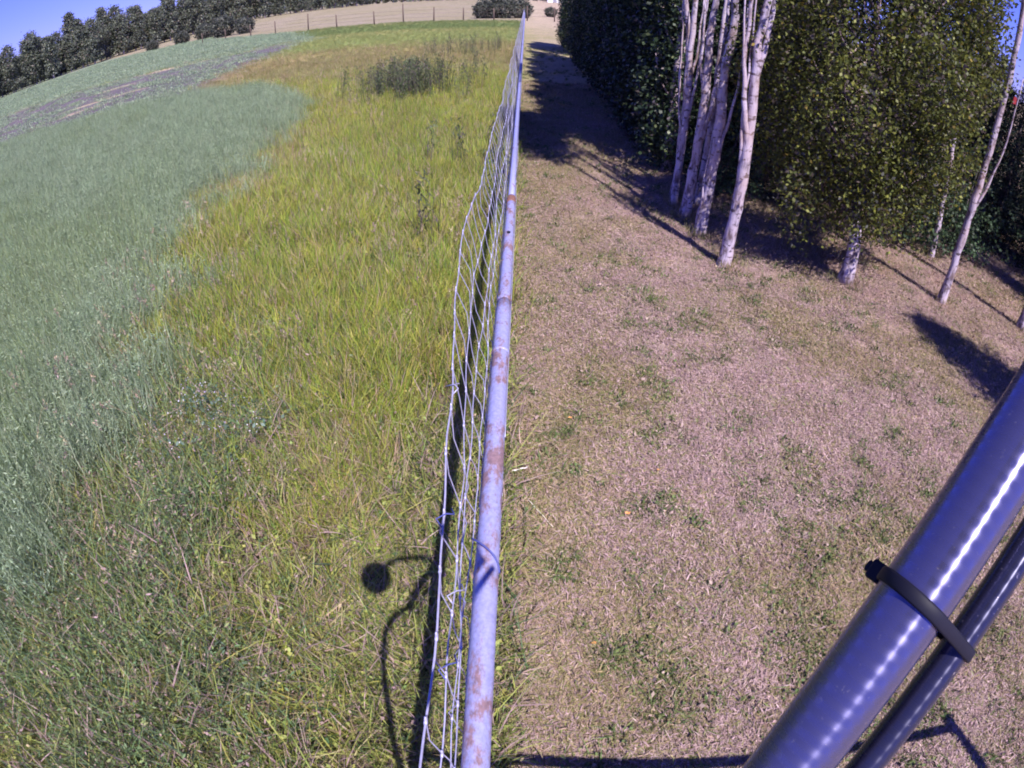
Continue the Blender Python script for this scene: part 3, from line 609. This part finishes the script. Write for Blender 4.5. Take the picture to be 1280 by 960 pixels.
# ------------------------------------------------------------------ trees
def make_crown(n, centre_fn, size, aspect, pal, nrm=None, clump=14, spread=.09):
    k = n // clump; c = centre_fn(k); C = np.repeat(c, clump, axis=0) + rng.normal(size=(k * clump, 3)) * spread
    shade = np.repeat(rng.uniform(.62, 1.38, (k, 1)), clump, axis=0)
    return leaf_quads(C, nrm, size, aspect, pick(pal, k * clump) * shade)
PL = [((.027, .046, .024), 5), ((.044, .066, .034), 3), ((.016, .027, .018), 4), ((.095, .08, .08), 1.0), ((.07, .09, .035), 1.0)]
def column_centres(z0, z1, rmax, hollow=.35):
    def f(k):
        t = rng.uniform(0, 1, k); z = z0 + (z1 - z0) * t; prof = rmax * np.clip(np.minimum((t + .06) * 7, 1) * (1 - t ** 3.2), .05, 1)
        an = rng.uniform(0, 6.283, k); lump = .78 + .38 * noise2(an * 1.6 + 5, z * 1.1, 71)
        r = prof * lump * np.sqrt(rng.uniform(hollow ** 2, 1, k)); return np.c_[r * np.cos(an), r * np.sin(an), z]
    return f
def trunk_mesh(path, radii, mat, limbs=(), n=12):
    mb = MB(); mb.tube(path, radii, n, jit=.05)
    for lp, lr in limbs: mb.tube(lp, lr, 7, jit=.05)
    return mb.mesh('trunk', mat)
def wig(x0, y0, z0, x1, y1, z1, k=9, a=.03):
    return [(x0 + (x1 - x0) * i / k + random.uniform(-a, a) * (0 < i), y0 + (y1 - y0) * i / k + random.uniform(-a, a) * (0 < i), z0 + (z1 - z0) * i / k) for i in range(k + 1)]
# columnar poplars clothed to the ground
pop_var = []
for v in range(3):
    V, F, C = make_crown(15000, column_centres(.12, 6.5 + .25 * v, .50), .062, .75, PL, None, 16, .075)
    V[:, 2] = np.maximum(V[:, 2], .02)
    crown = mesh_np('poplar_crown', V, F, M_poplar, C)
    limbs = []
    for k in range(16):
        z = .3 + k * .36; an = random.uniform(0, 6.28); L_ = .42
        limbs.append(([(0, 0, z), (math.cos(an) * L_ * .5, math.sin(an) * L_ * .5, z + .35), (math.cos(an) * L_ * .8, math.sin(an) * L_ * .8, z + .95)], [.016, .011, .004]))
    pop_var.append((crown, trunk_mesh(wig(0, 0, -.1, 0, 0, 6.6), [.075 - .0068 * i for i in range(10)], M_bark, limbs)))
def poplar(x, y, v, sc, rz, label, group='columnar poplars along the lane'):
    z = float(terrain_z(x, y)); t = empty('poplar_tree', (x, y, z), label, 'tree', group, rz); t.scale = sc
    obj('crown', pop_var[v][0], t); obj('trunk', pop_var[v][1], t); return t
row_y = [7.35, 8.35, 9.3, 10.4, 11.4, 12.4, 13.5, 14.5, 15.6, 17.2, 18.3, 19.4, 20.6, 23.4, 24.6, 25.8, 27.0]
for k, yy in enumerate(row_y):
    w_ = random.uniform(.9, 1.12)
    lab = ('dense dark poplar leafed to the ground right behind the group of bare pale trunks' if k == 0 else
           'farthest dark columnar poplar, at the end of the row beside the lane' if k == len(row_y) - 1 else
           'dark columnar poplar leafed to the ground in the row along the mown lane')
    poplar(1.86 + random.uniform(-.06, .06), yy, k % 3, (w_, w_, random.uniform(.74, 1.03)), random.uniform(0, 6), lab)
# pale bare trunks in front, foliage only high up
def high_tree(name, path, radii, extra, label, group, crown=(4.9, 7.1, .42), n=7000, mat=None):
    bx, by, bz = path[0]; t = empty(name, (bx, by, 0), label, 'tree', group)
    tx, ty, tz = path[-1]; top = (tx + .05, ty, crown[1] - .4)
    radii = [v * .72 for v in radii]
    full = path + [((tx * 2 + top[0]) / 3, (ty * 2 + top[1]) / 3, tz + (top[2] - tz) / 3), ((tx + top[0] * 2) / 3, (ty + top[1] * 2) / 3, tz + (top[2] - tz) * .66), top]
    r_ = radii + [radii[-1] * .75, radii[-1] * .5, .01]
    loc = lambda p: (p[0] - bx, p[1] - by, p[2])
    fl = [loc(p) for p in full]; fl[0] = (0, 0, -.08)
    # resample with a little waviness
    pts2, r2 = [], []
    for k in range(len(fl) - 1):
        for s_ in range(4):
            t_ = s_ / 4; pts2.append(tuple(fl[k][i] * (1 - t_) + fl[k + 1][i] * t_ + (random.uniform(-.007, .007) if i < 2 else 0) for i in range(3))); r2.append((r_[k] * (1 - t_) + r_[k + 1] * t_) * random.uniform(.93, 1.08))
    pts2.append(fl[-1]); r2.append(r_[-1]); r2[0] *= 1.35; r2[1] *= 1.12
    mb = MB(); mb.tube(pts2, r2, 14, jit=.07); obj('trunk', mb.mesh('trunk', mat or M_bark), t)
    for lp, lr in extra:
        l2 = [loc(p) for p in lp]; pp, rr2 = [], []
        for k in range(len(l2) - 1):
            for s_ in range(4):
                t_ = s_ / 4; pp.append(tuple(l2[k][i] * (1 - t_) + l2[k + 1][i] * t_ + random.uniform(-.008, .008) for i in range(3))); rr2.append((lr[k] * (1 - t_) + lr[k + 1] * t_) * random.uniform(.9, 1.1))
        pp.append(l2[-1]); rr2.append(lr[-1]); mb = MB(); mb.tube(pp, rr2, 8, jit=.06); obj('branch', mb.mesh('branch', mat or M_bark), t)
    V, F, C = make_crown(n, column_centres(crown[0], crown[1], crown[2], .1), .06, .75, PL, None, 16, .07); V[:, 0] += tx - bx; V[:, 1] += ty - by
    obj('crown', mesh_np('poplar_crown', V, F, M_poplar, C), t); return t
GP = 'pale bare poplar trunks beside the lane'
high_tree('poplar_tree', [(1.77, 4.44, 0), (1.78, 4.44, .32), (1.79, 4.43, .76), (1.78, 4.44, 1.17), (1.765, 4.45, 1.63), (1.75, 4.45, 1.95), (1.79, 4.44, 2.28)], [.085, .072, .068, .062, .053, .048, .042],
    [([(1.785, 4.43, 1.08), (1.71, 4.42, 1.35), (1.66, 4.46, 1.75), (1.67, 4.46, 2.35), (1.62, 4.5, 3.0)], [.035, .022, .018, .015, .008]), ([(1.77, 4.44, .75), (1.70, 4.44, 1.3), (1.71, 4.47, 1.8), (1.69, 4.45, 2.5)], [.016, .012, .009, .006]),
     ([(1.765, 4.45, 1.55), (1.80, 4.44, 1.85), (1.84, 4.44, 2.3), (1.86, 4.44, 2.8)], [.03, .024, .02, .01]), ([(1.68, 4.45, 1.6), (1.63, 4.46, 2.0), (1.60, 4.46, 2.5)], [.012, .009, .005])],
    'nearest and rightmost pale poplar trunk of the group, forking above its middle', GP)
high_tree('poplar_tree', [(1.73, 5.15, 0), (1.76, 5.14, .44), (1.765, 5.13, .91), (1.755, 5.14, 1.37), (1.745, 5.14, 1.67), (1.78, 5.13, 1.97), (1.77, 5.13, 2.26)], [.085, .074, .070, .062, .055, .050, .045],
    [([(1.77, 5.12, .8), (1.83, 5.10, 1.15), (1.88, 5.1, 1.6), (1.87, 5.1, 2.4)], [.018, .014, .011, .006]), ([(1.74, 5.15, .15), (1.68, 5.12, .5), (1.70, 5.12, 1.0)], [.012, .009, .004])],
    'pale blotchy poplar trunk standing second from the right in the trunk group', GP)
high_tree('poplar_tree', [(1.70, 5.61, 0), (1.72, 5.60, .49), (1.74, 5.60, 1.04), (1.73, 5.60, 1.53), (1.72, 5.60, 1.92), (1.74, 5.6, 2.25)], [.082, .072, .064, .055, .048, .042],
    [([(1.74, 5.60, .8), (1.81, 5.58, 1.2), (1.85, 5.58, 1.7), (1.87, 5.58, 2.4)], [.035, .026, .02, .012]), ([(1.73, 5.6, 1.2), (1.66, 5.6, 1.6), (1.64, 5.6, 2.3)], [.02, .015, .008])],
    'warm pinkish poplar trunk dividing low into two stems, middle of the group', GP)
high_tree('poplar_tree', [(1.73, 6.22, 0), (1.73, 6.22, .53), (1.72, 6.22, 1.08), (1.70, 6.23, 1.70), (1.62, 6.25, 2.22)], [.066, .055, .050, .044, .036],
    [([(1.72, 6.2, .6), (1.66, 6.18, .95), (1.61, 6.2, 1.5), (1.58, 6.2, 2.3)], [.018, .014, .012, .006]), ([(1.71, 6.22, 1.2), (1.78, 6.2, 1.6), (1.80, 6.2, 2.3)], [.02, .014, .008])],
    'slim pale poplar trunk leftmost of the group, against dark foliage', GP)
high_tree('poplar_tree', [(1.95, 6.05, 0), (1.97, 6.05, .6), (1.99, 6.06, 1.2), (1.98, 6.06, 1.8), (2.0, 6.08, 2.4)], [.055, .048, .042, .036, .03],
    [([(1.97, 6.05, .7), (2.02, 6.02, 1.1), (2.06, 6.0, 1.8)], [.016, .012, .006])],
    'thin grey lilac poplar trunk half hidden between the pale trunks of the group', GP)
high_tree('poplar_tree', [(1.66, 5.98, 0), (1.67, 5.97, .5), (1.68, 5.98, 1.1), (1.65, 6.0, 1.7), (1.66, 6.0, 2.4)], [.062, .052, .047, .042, .036],
    [([(1.68, 5.98, .9), (1.73, 5.96, 1.3), (1.76, 5.96, 1.9), (1.76, 5.96, 2.5)], [.02, .015, .012, .006])],
    'slender whitish poplar trunk second from the left in the trunk group', GP)
high_tree('poplar_tree', [(4.09, 4.18, 0), (4.08, 4.19, .41), (4.08, 4.19, .87), (4.08, 4.19, 1.31), (4.09, 4.18, 1.78), (4.10, 4.17, 2.24), (4.11, 4.16, 2.7), (4.11, 4.17, 3.2)], [.072, .058, .052, .048, .044, .041, .037, .033],
    [([(4.085, 4.18, .95), (4.15, 4.14, 1.25), (4.20, 4.12, 1.7), (4.21, 4.1, 2.3)], [.016, .012, .009, .005])],
    'tall slender leaning grey poplar trunk standing alone at the right side', GP, crown=(4.6, 7.6, .5), n=6000)
high_tree('poplar_tree', [(5.05, 3.84, 0), (5.04, 3.86, .5), (5.02, 3.88, 1.1), (5.02, 3.9, 1.8), (5.0, 3.9, 3.2)], [.07, .06, .055, .05, .04], [],
    'pale trunk base cut off by the right edge of the picture', GP, crown=(4.4, 7.4, .5), n=5000)
high_tree('poplar_tree', [(4.76, 5.3, 0), (4.74, 5.32, .3), (4.72, 5.36, .8), (4.68, 5.4, 1.3), (4.66, 5.42, 2.3), (4.66, 5.4, 3.3)], [.055, .048, .045, .04, .035, .03], [],
    'thin white trunk glimpsed through green leaves behind the big shrub', GP, crown=(3.6, 7.2, .6), n=6000)
q = []
for bx, by in ((1.77, 4.44), (1.73, 5.15), (1.70, 5.61), (1.73, 6.22), (1.95, 6.05), (1.66, 5.98), (4.09, 4.18), (5.05, 3.84), (4.76, 5.3), (2.99, 4.36)):
    for k in range(9): a_ = random.uniform(0, 6.283); d_ = random.uniform(.05, .17); q.append((bx + math.cos(a_) * d_, by + math.sin(a_) * d_))
q = np.array(q); scatter('trunk_base_grass', 'unmown wisps of grass and litter round the foot of each pale trunk', 'grass', 'dry_grass', P3(q[:, 0], q[:, 1]), rng.uniform(.25, .6, len(q)), .3)
# big olive shrub-like tree with the short pale trunk showing beneath
t = empty('broadleaf_tree', (2.99, 4.36, 0), 'big olive green bushy tree with short pale trunk showing below its leaves', 'tree')
mb = MB(); mb.tube([(0, 0, -.05), (0, 0, .12), (.0, .01, .3), (-.01, .05, .5), (0, .30, .85)], [.088, .07, .064, .055, .03], 14, jit=.08)
obj('trunk', mb.mesh('trunk', M_bark), t)
br = MB(); brc = []
for k in range(46):
    an = random.uniform(0, 6.283); z0 = random.uniform(.35, 2.2); L_ = random.uniform(.35, .75)
    p0 = Vector((random.uniform(-.1, .1), .25 + random.uniform(-.1, .3), z0)); p1 = p0 + Vector((math.cos(an) * L_ * .6, math.sin(an) * L_ * .5, .35)); p2 = p0 + Vector((math.cos(an) * L_, math.sin(an) * L_ * .9, .75))
    br.tube([p0, p1, p2], [.014, .009, .004], 5)
obj('branch', br.mesh('branch', plain('twig', (.20, .14, .17), .8)), t)
BL = [((.115, .125, .028), 5), ((.085, .10, .026), 5), ((.175, .18, .034), 1.8), ((.09, .07, .06), 2), ((.19, .14, .03), .4), ((.06, .06, .055), 2)]
def bush_c(k):
    m2 = k * 4; an = rng.uniform(0, 6.283, m2); ph = np.arccos(rng.uniform(-1, 1, m2)); rr3 = rng.uniform(.45, 1, m2) ** .5
    d = np.c_[np.sin(ph) * np.cos(an), np.sin(ph) * np.sin(an), np.cos(ph)]
    lump = .72 + .5 * noise2(d[:, 0] * 3.1 + d[:, 2] * 2, d[:, 1] * 3.1 + d[:, 2] * 2.7 + 9, 5)
    c_ = d * (rr3 * lump)[:, None] * (1.28, 1.1, 1.75) + (.06, .40, 2.0)
    low = .34 + .22 * noise2(c_[:, 0] * 3, c_[:, 1] * 3, 8) - .28 * sstep(0, -1.0, c_[:, 0]) - .15 * sstep(.3, 1.2, c_[:, 0])
    c_ = c_[(c_[:, 2] > low)]; g_ = noise2(c_[:, 0] * 3.6, c_[:, 1] * 3.6 + c_[:, 2] * 3.9, 6); c_ = c_[g_ > .30]; fr_ = np.c_[rng.normal(size=(k // 18, 1)) * .22, -.26 + rng.normal(size=(k // 18, 1)) * .08, rng.uniform(.52, 2.6, (k // 18, 1))]; c_ = np.concatenate([fr_, c_]); return c_[:k] if len(c_) >= k else np.concatenate([c_, c_])[:k]
V, F, C = make_crown(84000, bush_c, .038, .62, BL, np.array([.1, -.25, .35]), 12, .065)
obj('crown', mesh_np('bush_crown', V, F, M_bush, C), t)

# dark spruces and poplars of the shelter belt behind
NL = [((.020, .034, .022), 5), ((.032, .048, .028), 3), ((.014, .022, .018), 4), ((.05, .055, .03), .8)]
def spruce_c(h, r0):
    def f(k):
        lev = rng.uniform(0, 1, k) ** 1.25; z = .12 + h * lev; an = np.floor(rng.uniform(0, 9, k)) * .698 + np.floor(lev * 26) * 1.1 + rng.normal(size=k) * .16
        rr4 = r0 * (1 - lev) ** .85 * np.sqrt(rng.uniform(.03, 1, k)) * (.8 + .3 * noise2(an, lev * 9, 4)); z = z - rr4 * .28; return np.c_[rr4 * np.cos(an), rr4 * np.sin(an), np.maximum(z, .05)]
    return f
spr_var = []
for v, (h, r0) in enumerate(((6.5, 1.15), (7.4, 1.3))):
    V, F, C = make_crown(15000, spruce_c(h, r0), .075, .4, NL, None, 12, .07); V[:, 2] = np.maximum(V[:, 2], .02)
    spr_var.append((mesh_np('spruce_crown', V, F, M_needle, C), trunk_mesh(wig(0, 0, -.1, 0, 0, h), [.11 - .0105 * i for i in range(10)], M_bark_dark)))
def spruce(x, y, v, s_, label, group='dark trees of the shelter belt'):
    t = empty('spruce_tree', (x, y, float(terrain_z(x, y))), label, 'tree', group, random.uniform(0, 6)); t.scale = (s_, s_, s_)
    obj('crown', spr_var[v][0], t); obj('trunk', spr_var[v][1], t); return t
lab_b = 'dark spruce of the shelter belt behind the pale trunks and big shrub'
lab_r = 'dark spruce in deep shade at the right edge beyond the slender trunk'
for k, (x, y, v, s_) in enumerate([(3.2, 7.3, 0, 1), (4.3, 7.9, 1, .95), (2.9, 9.2, 1, 1), (5.2, 6.9, 0, .9), (5.8, 8.6, 1, 1), (6.2, 7.6, 0, .9), (3.6, 11.2, 0, 1.1), (5.0, 10.5, 1, 1.05), (2.9, 13.5, 1, 1), (4.3, 15, 0, 1.1), (3.0, 17.5, 1, 1), (3.2, 22, 0, 1), (8.3, 6.9, 1, 1.0), (7.2, 5.3, 0, .95), (7.9, 4.2, 1, .95), (9.4, 5.6, 0, 1.1), (6.9, 3.1, 0, .95), (8.2, 2.2, 1, 1), (9.8, 3.2, 1, 1.1), (7.6, .9, 0, 1), (9.2, .6, 1, 1.1), (10.6, 8.6, 1, 1.05)]):
    spruce(x, y, v, s_, lab_b if x < 6.6 else lab_r, 'dark trees of the shelter belt' if x < 6.6 else 'dark spruces shading the right edge')
for k, (x, y, sx) in enumerate([(2.75, 8.3, 1.15), (3.7, 8.8, 1.2), (4.9, 9.2, 1.2), (6.6, 9.2, 1.1)]):
    poplar(x, y, k % 3, (sx, sx, 1.05), k * 1.3, 'dark poplar in the second rank of the shelter belt behind the big shrub', 'second rank poplars of the shelter belt')
for k, (x, y, s_) in enumerate([(7.0, 7.6, .36), (7.9, 8.7, .40), (6.4, 6.4, .34), (8.7, 8.1, .40), (9.2, 9.6, .44), (7.3, 6.9, .35), (10.2, 9.0, .44)]):
    t = spruce(x, y, k % 2, s_, 'low young spruce under the patch of blue sky', 'young spruces in the gap of the belt'); t.scale = (s_ * 1.9, s_ * 1.9, s_)
# single young spruce right of the frame whose shadow points into the lane
t = spruce(4.95, .35, 0, .80, 'young spruce beside the lane just outside the right edge, shading the mown grass', 'lane spruce'); t.scale = (1.2, 1.2, .80)
# low green saplings round the thin white trunk, right of the shrub
V, F, C = make_crown(2600, lambda k: np.c_[rng.normal(size=(k, 2)) * (.36, .25), .12 + np.abs(rng.normal(size=k)) * .55], .05, .7, [((.06, .10, .05), 4), ((.09, .13, .08), 2), ((.035, .055, .035), 2)], None, 10, .05); V[:, 2] = np.maximum(V[:, 2], .02)
sap = mesh_np('sapling_leaves', V, F, M_bush, C); sm_ = MB()
for k in range(6): a_ = random.uniform(0, 6.28); sm_.tube([(0, 0, -.05), (math.cos(a_) * .12, math.sin(a_) * .1, .6), (math.cos(a_) * .3, math.sin(a_) * .22, 1.3)], [.012, .008, .003], 5)
smm = sm_.mesh('stem', M_bark_dark)
for x, y, s_, lab in ((4.5, 5.6, 1.0, 'leafy green sapling beneath the thin white trunk right of the big shrub'), (5.2, 5.5, .9, 'leafy sapling at the shade edge behind the slender leaning trunk'), (2.3, 6.4, .8, 'low dark sapling tucked between the pale trunk group and the big shrub')):
    t = empty('sapling', (x, y, 0), lab, 'sapling'); t.scale = (s_,) * 3; obj('leaves', sap, t); obj('stem', smm, t)
# small red tag on the leaning trunk
mb = MB(); mb.box((0, 0, 0), (.022, .004, .03)); mb.box((0, .006, .032), (.012, .006, .004)); o = mb.obj('trunk_tag', M_red, smooth=False); o.location = (4.18, 4.12, 2.08); tag(o, 'small red tag hanging beside the slender leaning trunk at the right edge', 'tag')

# ------------------------------------------------------------------ litter on the lane
def stick(name, x, y, an, L_, r, mat, label):
    mb = MB(); k = 6; mb.tube([(math.cos(an) * L_ * (i / k - .5) , math.sin(an) * L_ * (i / k - .5) + (.0015 * math.sin(i * .9)), .012 + .003 * math.sin(i * 2.1)) for i in range(k + 1)], [r * (1 - .07 * i) for i in range(k + 1)], 7, jit=.04)
    o = obj(name, mb.mesh(name, mat)); o.location = (x, y, .01); tag(o, label, 'stick')
stick('fallen_stick', .035, 1.97, .45, .085, .0045, plain('bleached_wood', (.72, .68, .66), .8), 'short bleached white stick lying in grass right of the rail')
stick('fallen_twig', .13, 1.70, -.95, .20, .0022, M_straw, 'long thin dry straw twig lying right of the rail below the white stick')
for x, y, s_, lab in ((.53, 1.70, .022, 'orange dry leaf in the middle of the mown lane'), (.33, 1.04, .016, 'pale orange leaf on the lane nearest the bottom edge'), (.30, 2.36, .018, 'small orange leaf near the green sprigs beside the rail'), (.72, 1.98, .012, 'tiny tan leaf on the lane farthest right of the leaves')):
    V = [(-s_ * .6, 0, .002), (-s_ * .2, -s_ * .4, .008), (s_ * .4, -s_ * .3, .004), (s_ * .7, .1 * s_, .010), (s_ * .2, s_ * .4, .003), (-s_ * .3, s_ * .35, .007), (0, 0, .001)]
    me = bpy.data.meshes.new('fallen_leaf'); me.from_pydata(V, [], [(0, 1, 6), (1, 2, 6), (2, 3, 6), (3, 4, 6), (4, 5, 6), (5, 0, 6)]); me.materials.append(M_orange)
    o = obj('fallen_leaf', me); o.location = (x, y, .022); tag(o, lab, 'leaf')

# ------------------------------------------------------------------ far side: fence, pasture shrubs, shed, woods
ff = empty('far_fence', (-12, 60.5, float(terrain_z(-12, 60.5))), 'distant post and wire fence crossing behind the meadow', 'fence'); iv = Matrix.Translation((12, -60.5, -float(terrain_z(-12, 60.5))))
def far_y(x): return 64 + (x - 3) * .09 if x > -19 else 62.0 - (x + 19) * .45
fx = [-41, -36.5, -32, -28, -23.2, -19.4, -15.4, -12.4, -9.3, -6.3, -3.2, .2, 3.0, 5.6, 9]; hts = {}
for x in fx:
    y = far_y(x); z = float(terrain_z(x, y)); h = 1.45 + random.uniform(-.12, .2) + (.5 if x in (-23.2, -12.4) else 0); hts[x] = z + h
    mb = MB(); mb.tube([(x, y, z - .3), (x + random.uniform(-.04, .04), y, z + h)], [.075, .06], 7, jit=.08); o = mb.obj('post', M_wood_post, ff); o.matrix_parent_inverse = iv
for fr_ in (.35, .62, .9):
    mb = MB(); mb.tube([(x, far_y(x), float(terrain_z(x, far_y(x))) + 1.4 * fr_) for x in fx], .008, 4, cap=False); o = mb.obj('line_wire', M_bark_dark, ff); o.matrix_parent_inverse = iv
FL = [((.12, .14, .105), 5), ((.155, .17, .115), 3), ((.095, .11, .10), 3), ((.20, .17, .15), 1.4)]  # far woodland leaf tones, paled and greyed so the colour carries distance haze
def far_c(h, w_):
    def f(k):
        t = rng.uniform(0, 1, k); z = h * (.12 + .88 * t); an = rng.uniform(0, 6.283, k); prof = w_ * np.sqrt(np.clip(1 - (2 * t - .75) ** 2 / 1.65, .03, 1)) * (.35 + 1.05 * noise2(an * 1.3, z * .75, 3))
        r = prof * np.sqrt(rng.uniform(.3, 1, k)); return np.c_[r * np.cos(an), r * np.sin(an), z]
    return f
far_var = []
for h, w_ in ((8.2, 1.5), (9.6, 2.1), (7.0, 1.8), (10.2, 1.4)):
    V, F, C = make_crown(5200, far_c(h, w_), .33, .8, FL, None, 9, .30)
    far_var.append((mesh_np('wood_crown', V, F, M_poplar, C), trunk_mesh(wig(0, 0, -.3, 0, 0, h * .8, a=.1), [.16 - .014 * i for i in range(10)], M_bark, n=6)))
def wood_line(a0, a1, d0, d1, n_, s0, s1, lab, grp):
    for k in range(n_):
        t_ = k / (n_ - 1); a_ = R(a0 + (a1 - a0) * t_ + random.uniform(-.2, .2)); d_ = d0 + (d1 - d0) * t_ + random.uniform(-4, 4); x, y = math.sin(a_) * d_, math.cos(a_) * d_; v = random.randrange(4); s_ = random.uniform(s0, s1)
        t = empty('woodland_tree', (x, y, float(terrain_z(x, y))), lab, 'tree', grp, random.uniform(0, 6)); t.scale = (s_, s_, s_)
        obj('crown', far_var[v][0], t); obj('trunk', far_var[v][1], t)
wood_line(-62, -43.5, 108, 134, 48, .6, 1.08, 'tree of the dark woodland edge at the left, beyond the crop field', 'trees of the left woodland edge')
wood_line(-43.5, -30, 128, 150, 26, .85, 1.2, 'tree of the woodland edge above the grey pasture shrubs', 'trees of the middle woodland edge')
wood_line(-30, -15, 165, 185, 26, 1.0, 1.4, 'tree of the far woodland on the rise behind the dry pasture', 'trees of the far woodland')
wood_line(-15, 4, 205, 225, 26, .9, 1.35, 'tree at the top of the picture behind the dry pasture', 'trees beyond the dry pasture')
parts = []
for a0, a1, d0, d1, k in ((-66, -42, 116, 148, 5200), (-44, -26, 138, 175, 4200), (-30, 6, 180, 260, 5200)):
    u = rng.uniform(size=k); a_ = np.radians(a0 + (a1 - a0) * u); d_ = d0 + (d1 - d0) * u + rng.uniform(0, 16, k); x, y = d_ * np.sin(a_), d_ * np.cos(a_)
    top = 5.0 + 3.0 * noise2(a_ * 60, d_ * .05, 91) ; z = rng.uniform(0, 1, k) ** .8 * top; C = np.c_[x, y, terrain_z(x, y) + z]; parts.append(leaf_quads(C, None, 1.5, .8, pick(FL, k)))
V, F, C = join(parts); tag(obj('distant_woodland', mesh_np('distant_woodland', V, F, M_poplar, C)), 'dark mass of far woodland behind the individual edge trees', 'woodland', kind='stuff')
SL = [((.085, .095, .075), 4), ((.13, .13, .11), 3), ((.05, .06, .05), 2)]
V, F, C = make_crown(2600, lambda k: (lambda d: d * np.array([1.5, 1.3, 1.15]) * rng.uniform(.5, 1, (k, 1)) ** .5 + [0, 0, 1.0])(np.array([v / np.linalg.norm(v) for v in rng.normal(size=(k, 3))])), .22, .7, SL, None, 10, .15); V[:, 2] = np.maximum(V[:, 2], .02)
shrub_me = mesh_np('shrub_leaves', V, F, M_bush, C)
mb = MB()
for k in range(7): a_ = k * .9; mb.tube([(0, 0, -.1), (math.cos(a_) * .3, math.sin(a_) * .3, .7), (math.cos(a_) * .8, math.sin(a_) * .7, 1.6)], [.05, .035, .015], 5)
shrub_st = mb.mesh('stem', M_bark_dark)
for x, y, s_, lab in ((-4.6, 70.5, 1.0, 'leftmost of three pasture shrubs behind the far end of the fence'), (-2.7, 72, 1.25, 'tallest middle shrub behind the far end of the fence'), (-.6, 73.5, 1.05, 'right shrub of the three behind the far end of the fence'), (3.3, 82, .62, 'small round grey green shrub right of the fence end'),
                      (-44, 84, 1.45, 'grey shrub at the left end of the pale pasture'), (-49, 87, 1.15, 'pale low shrub left of the grey pasture shrub'), (-54, 88, .95, 'low shrub at the woodland foot near the field corner'), (-40, 83, 1.1, 'low shrub nearest the start of the far fence posts'), (-60, 88, .8, 'leftmost low shrub along the far crop edge')):
    t = empty('pasture_shrub', (x, y, float(terrain_z(x, y))), lab, 'shrub', None, random.uniform(0, 6)); t.scale = (s_, s_, s_); obj('leaves', shrub_me, t); obj('stem', shrub_st, t)
sx, sy = 10.2, 176; sz = float(terrain_z(sx, sy)); shed = empty('farm_shed', (sx, sy, sz), 'small white farm shed far off beyond the fence end', 'shed')
mb = MB(); mb.box((0, 0, 1.3), (4.2, 3, 1.5)); mb.obj('wall', M_white, shed, False)
M_roof = plain('metal_roof', (.62, .64, .7), .4); mb = MB()
for s_ in (-1, 1): mb.box((0, s_ * 1.62, 3.32), (4.5, 1.85, .06), Matrix.Rotation(-s_ * .32, 3, 'X'))
mb.obj('roof', M_roof, shed, False)
mb = MB(); mb.box((-2.2, -3.04, .95), (.5, .04, 1.0)); mb.obj('door', plain('door_paint', (.25, .25, .3)), shed, False)
mb = MB(); mb.box((1.2, -3.04, 1.5), (.6, .03, .45)); mb.obj('window', plain('window_glass', (.05, .06, .09), .1), shed, False)
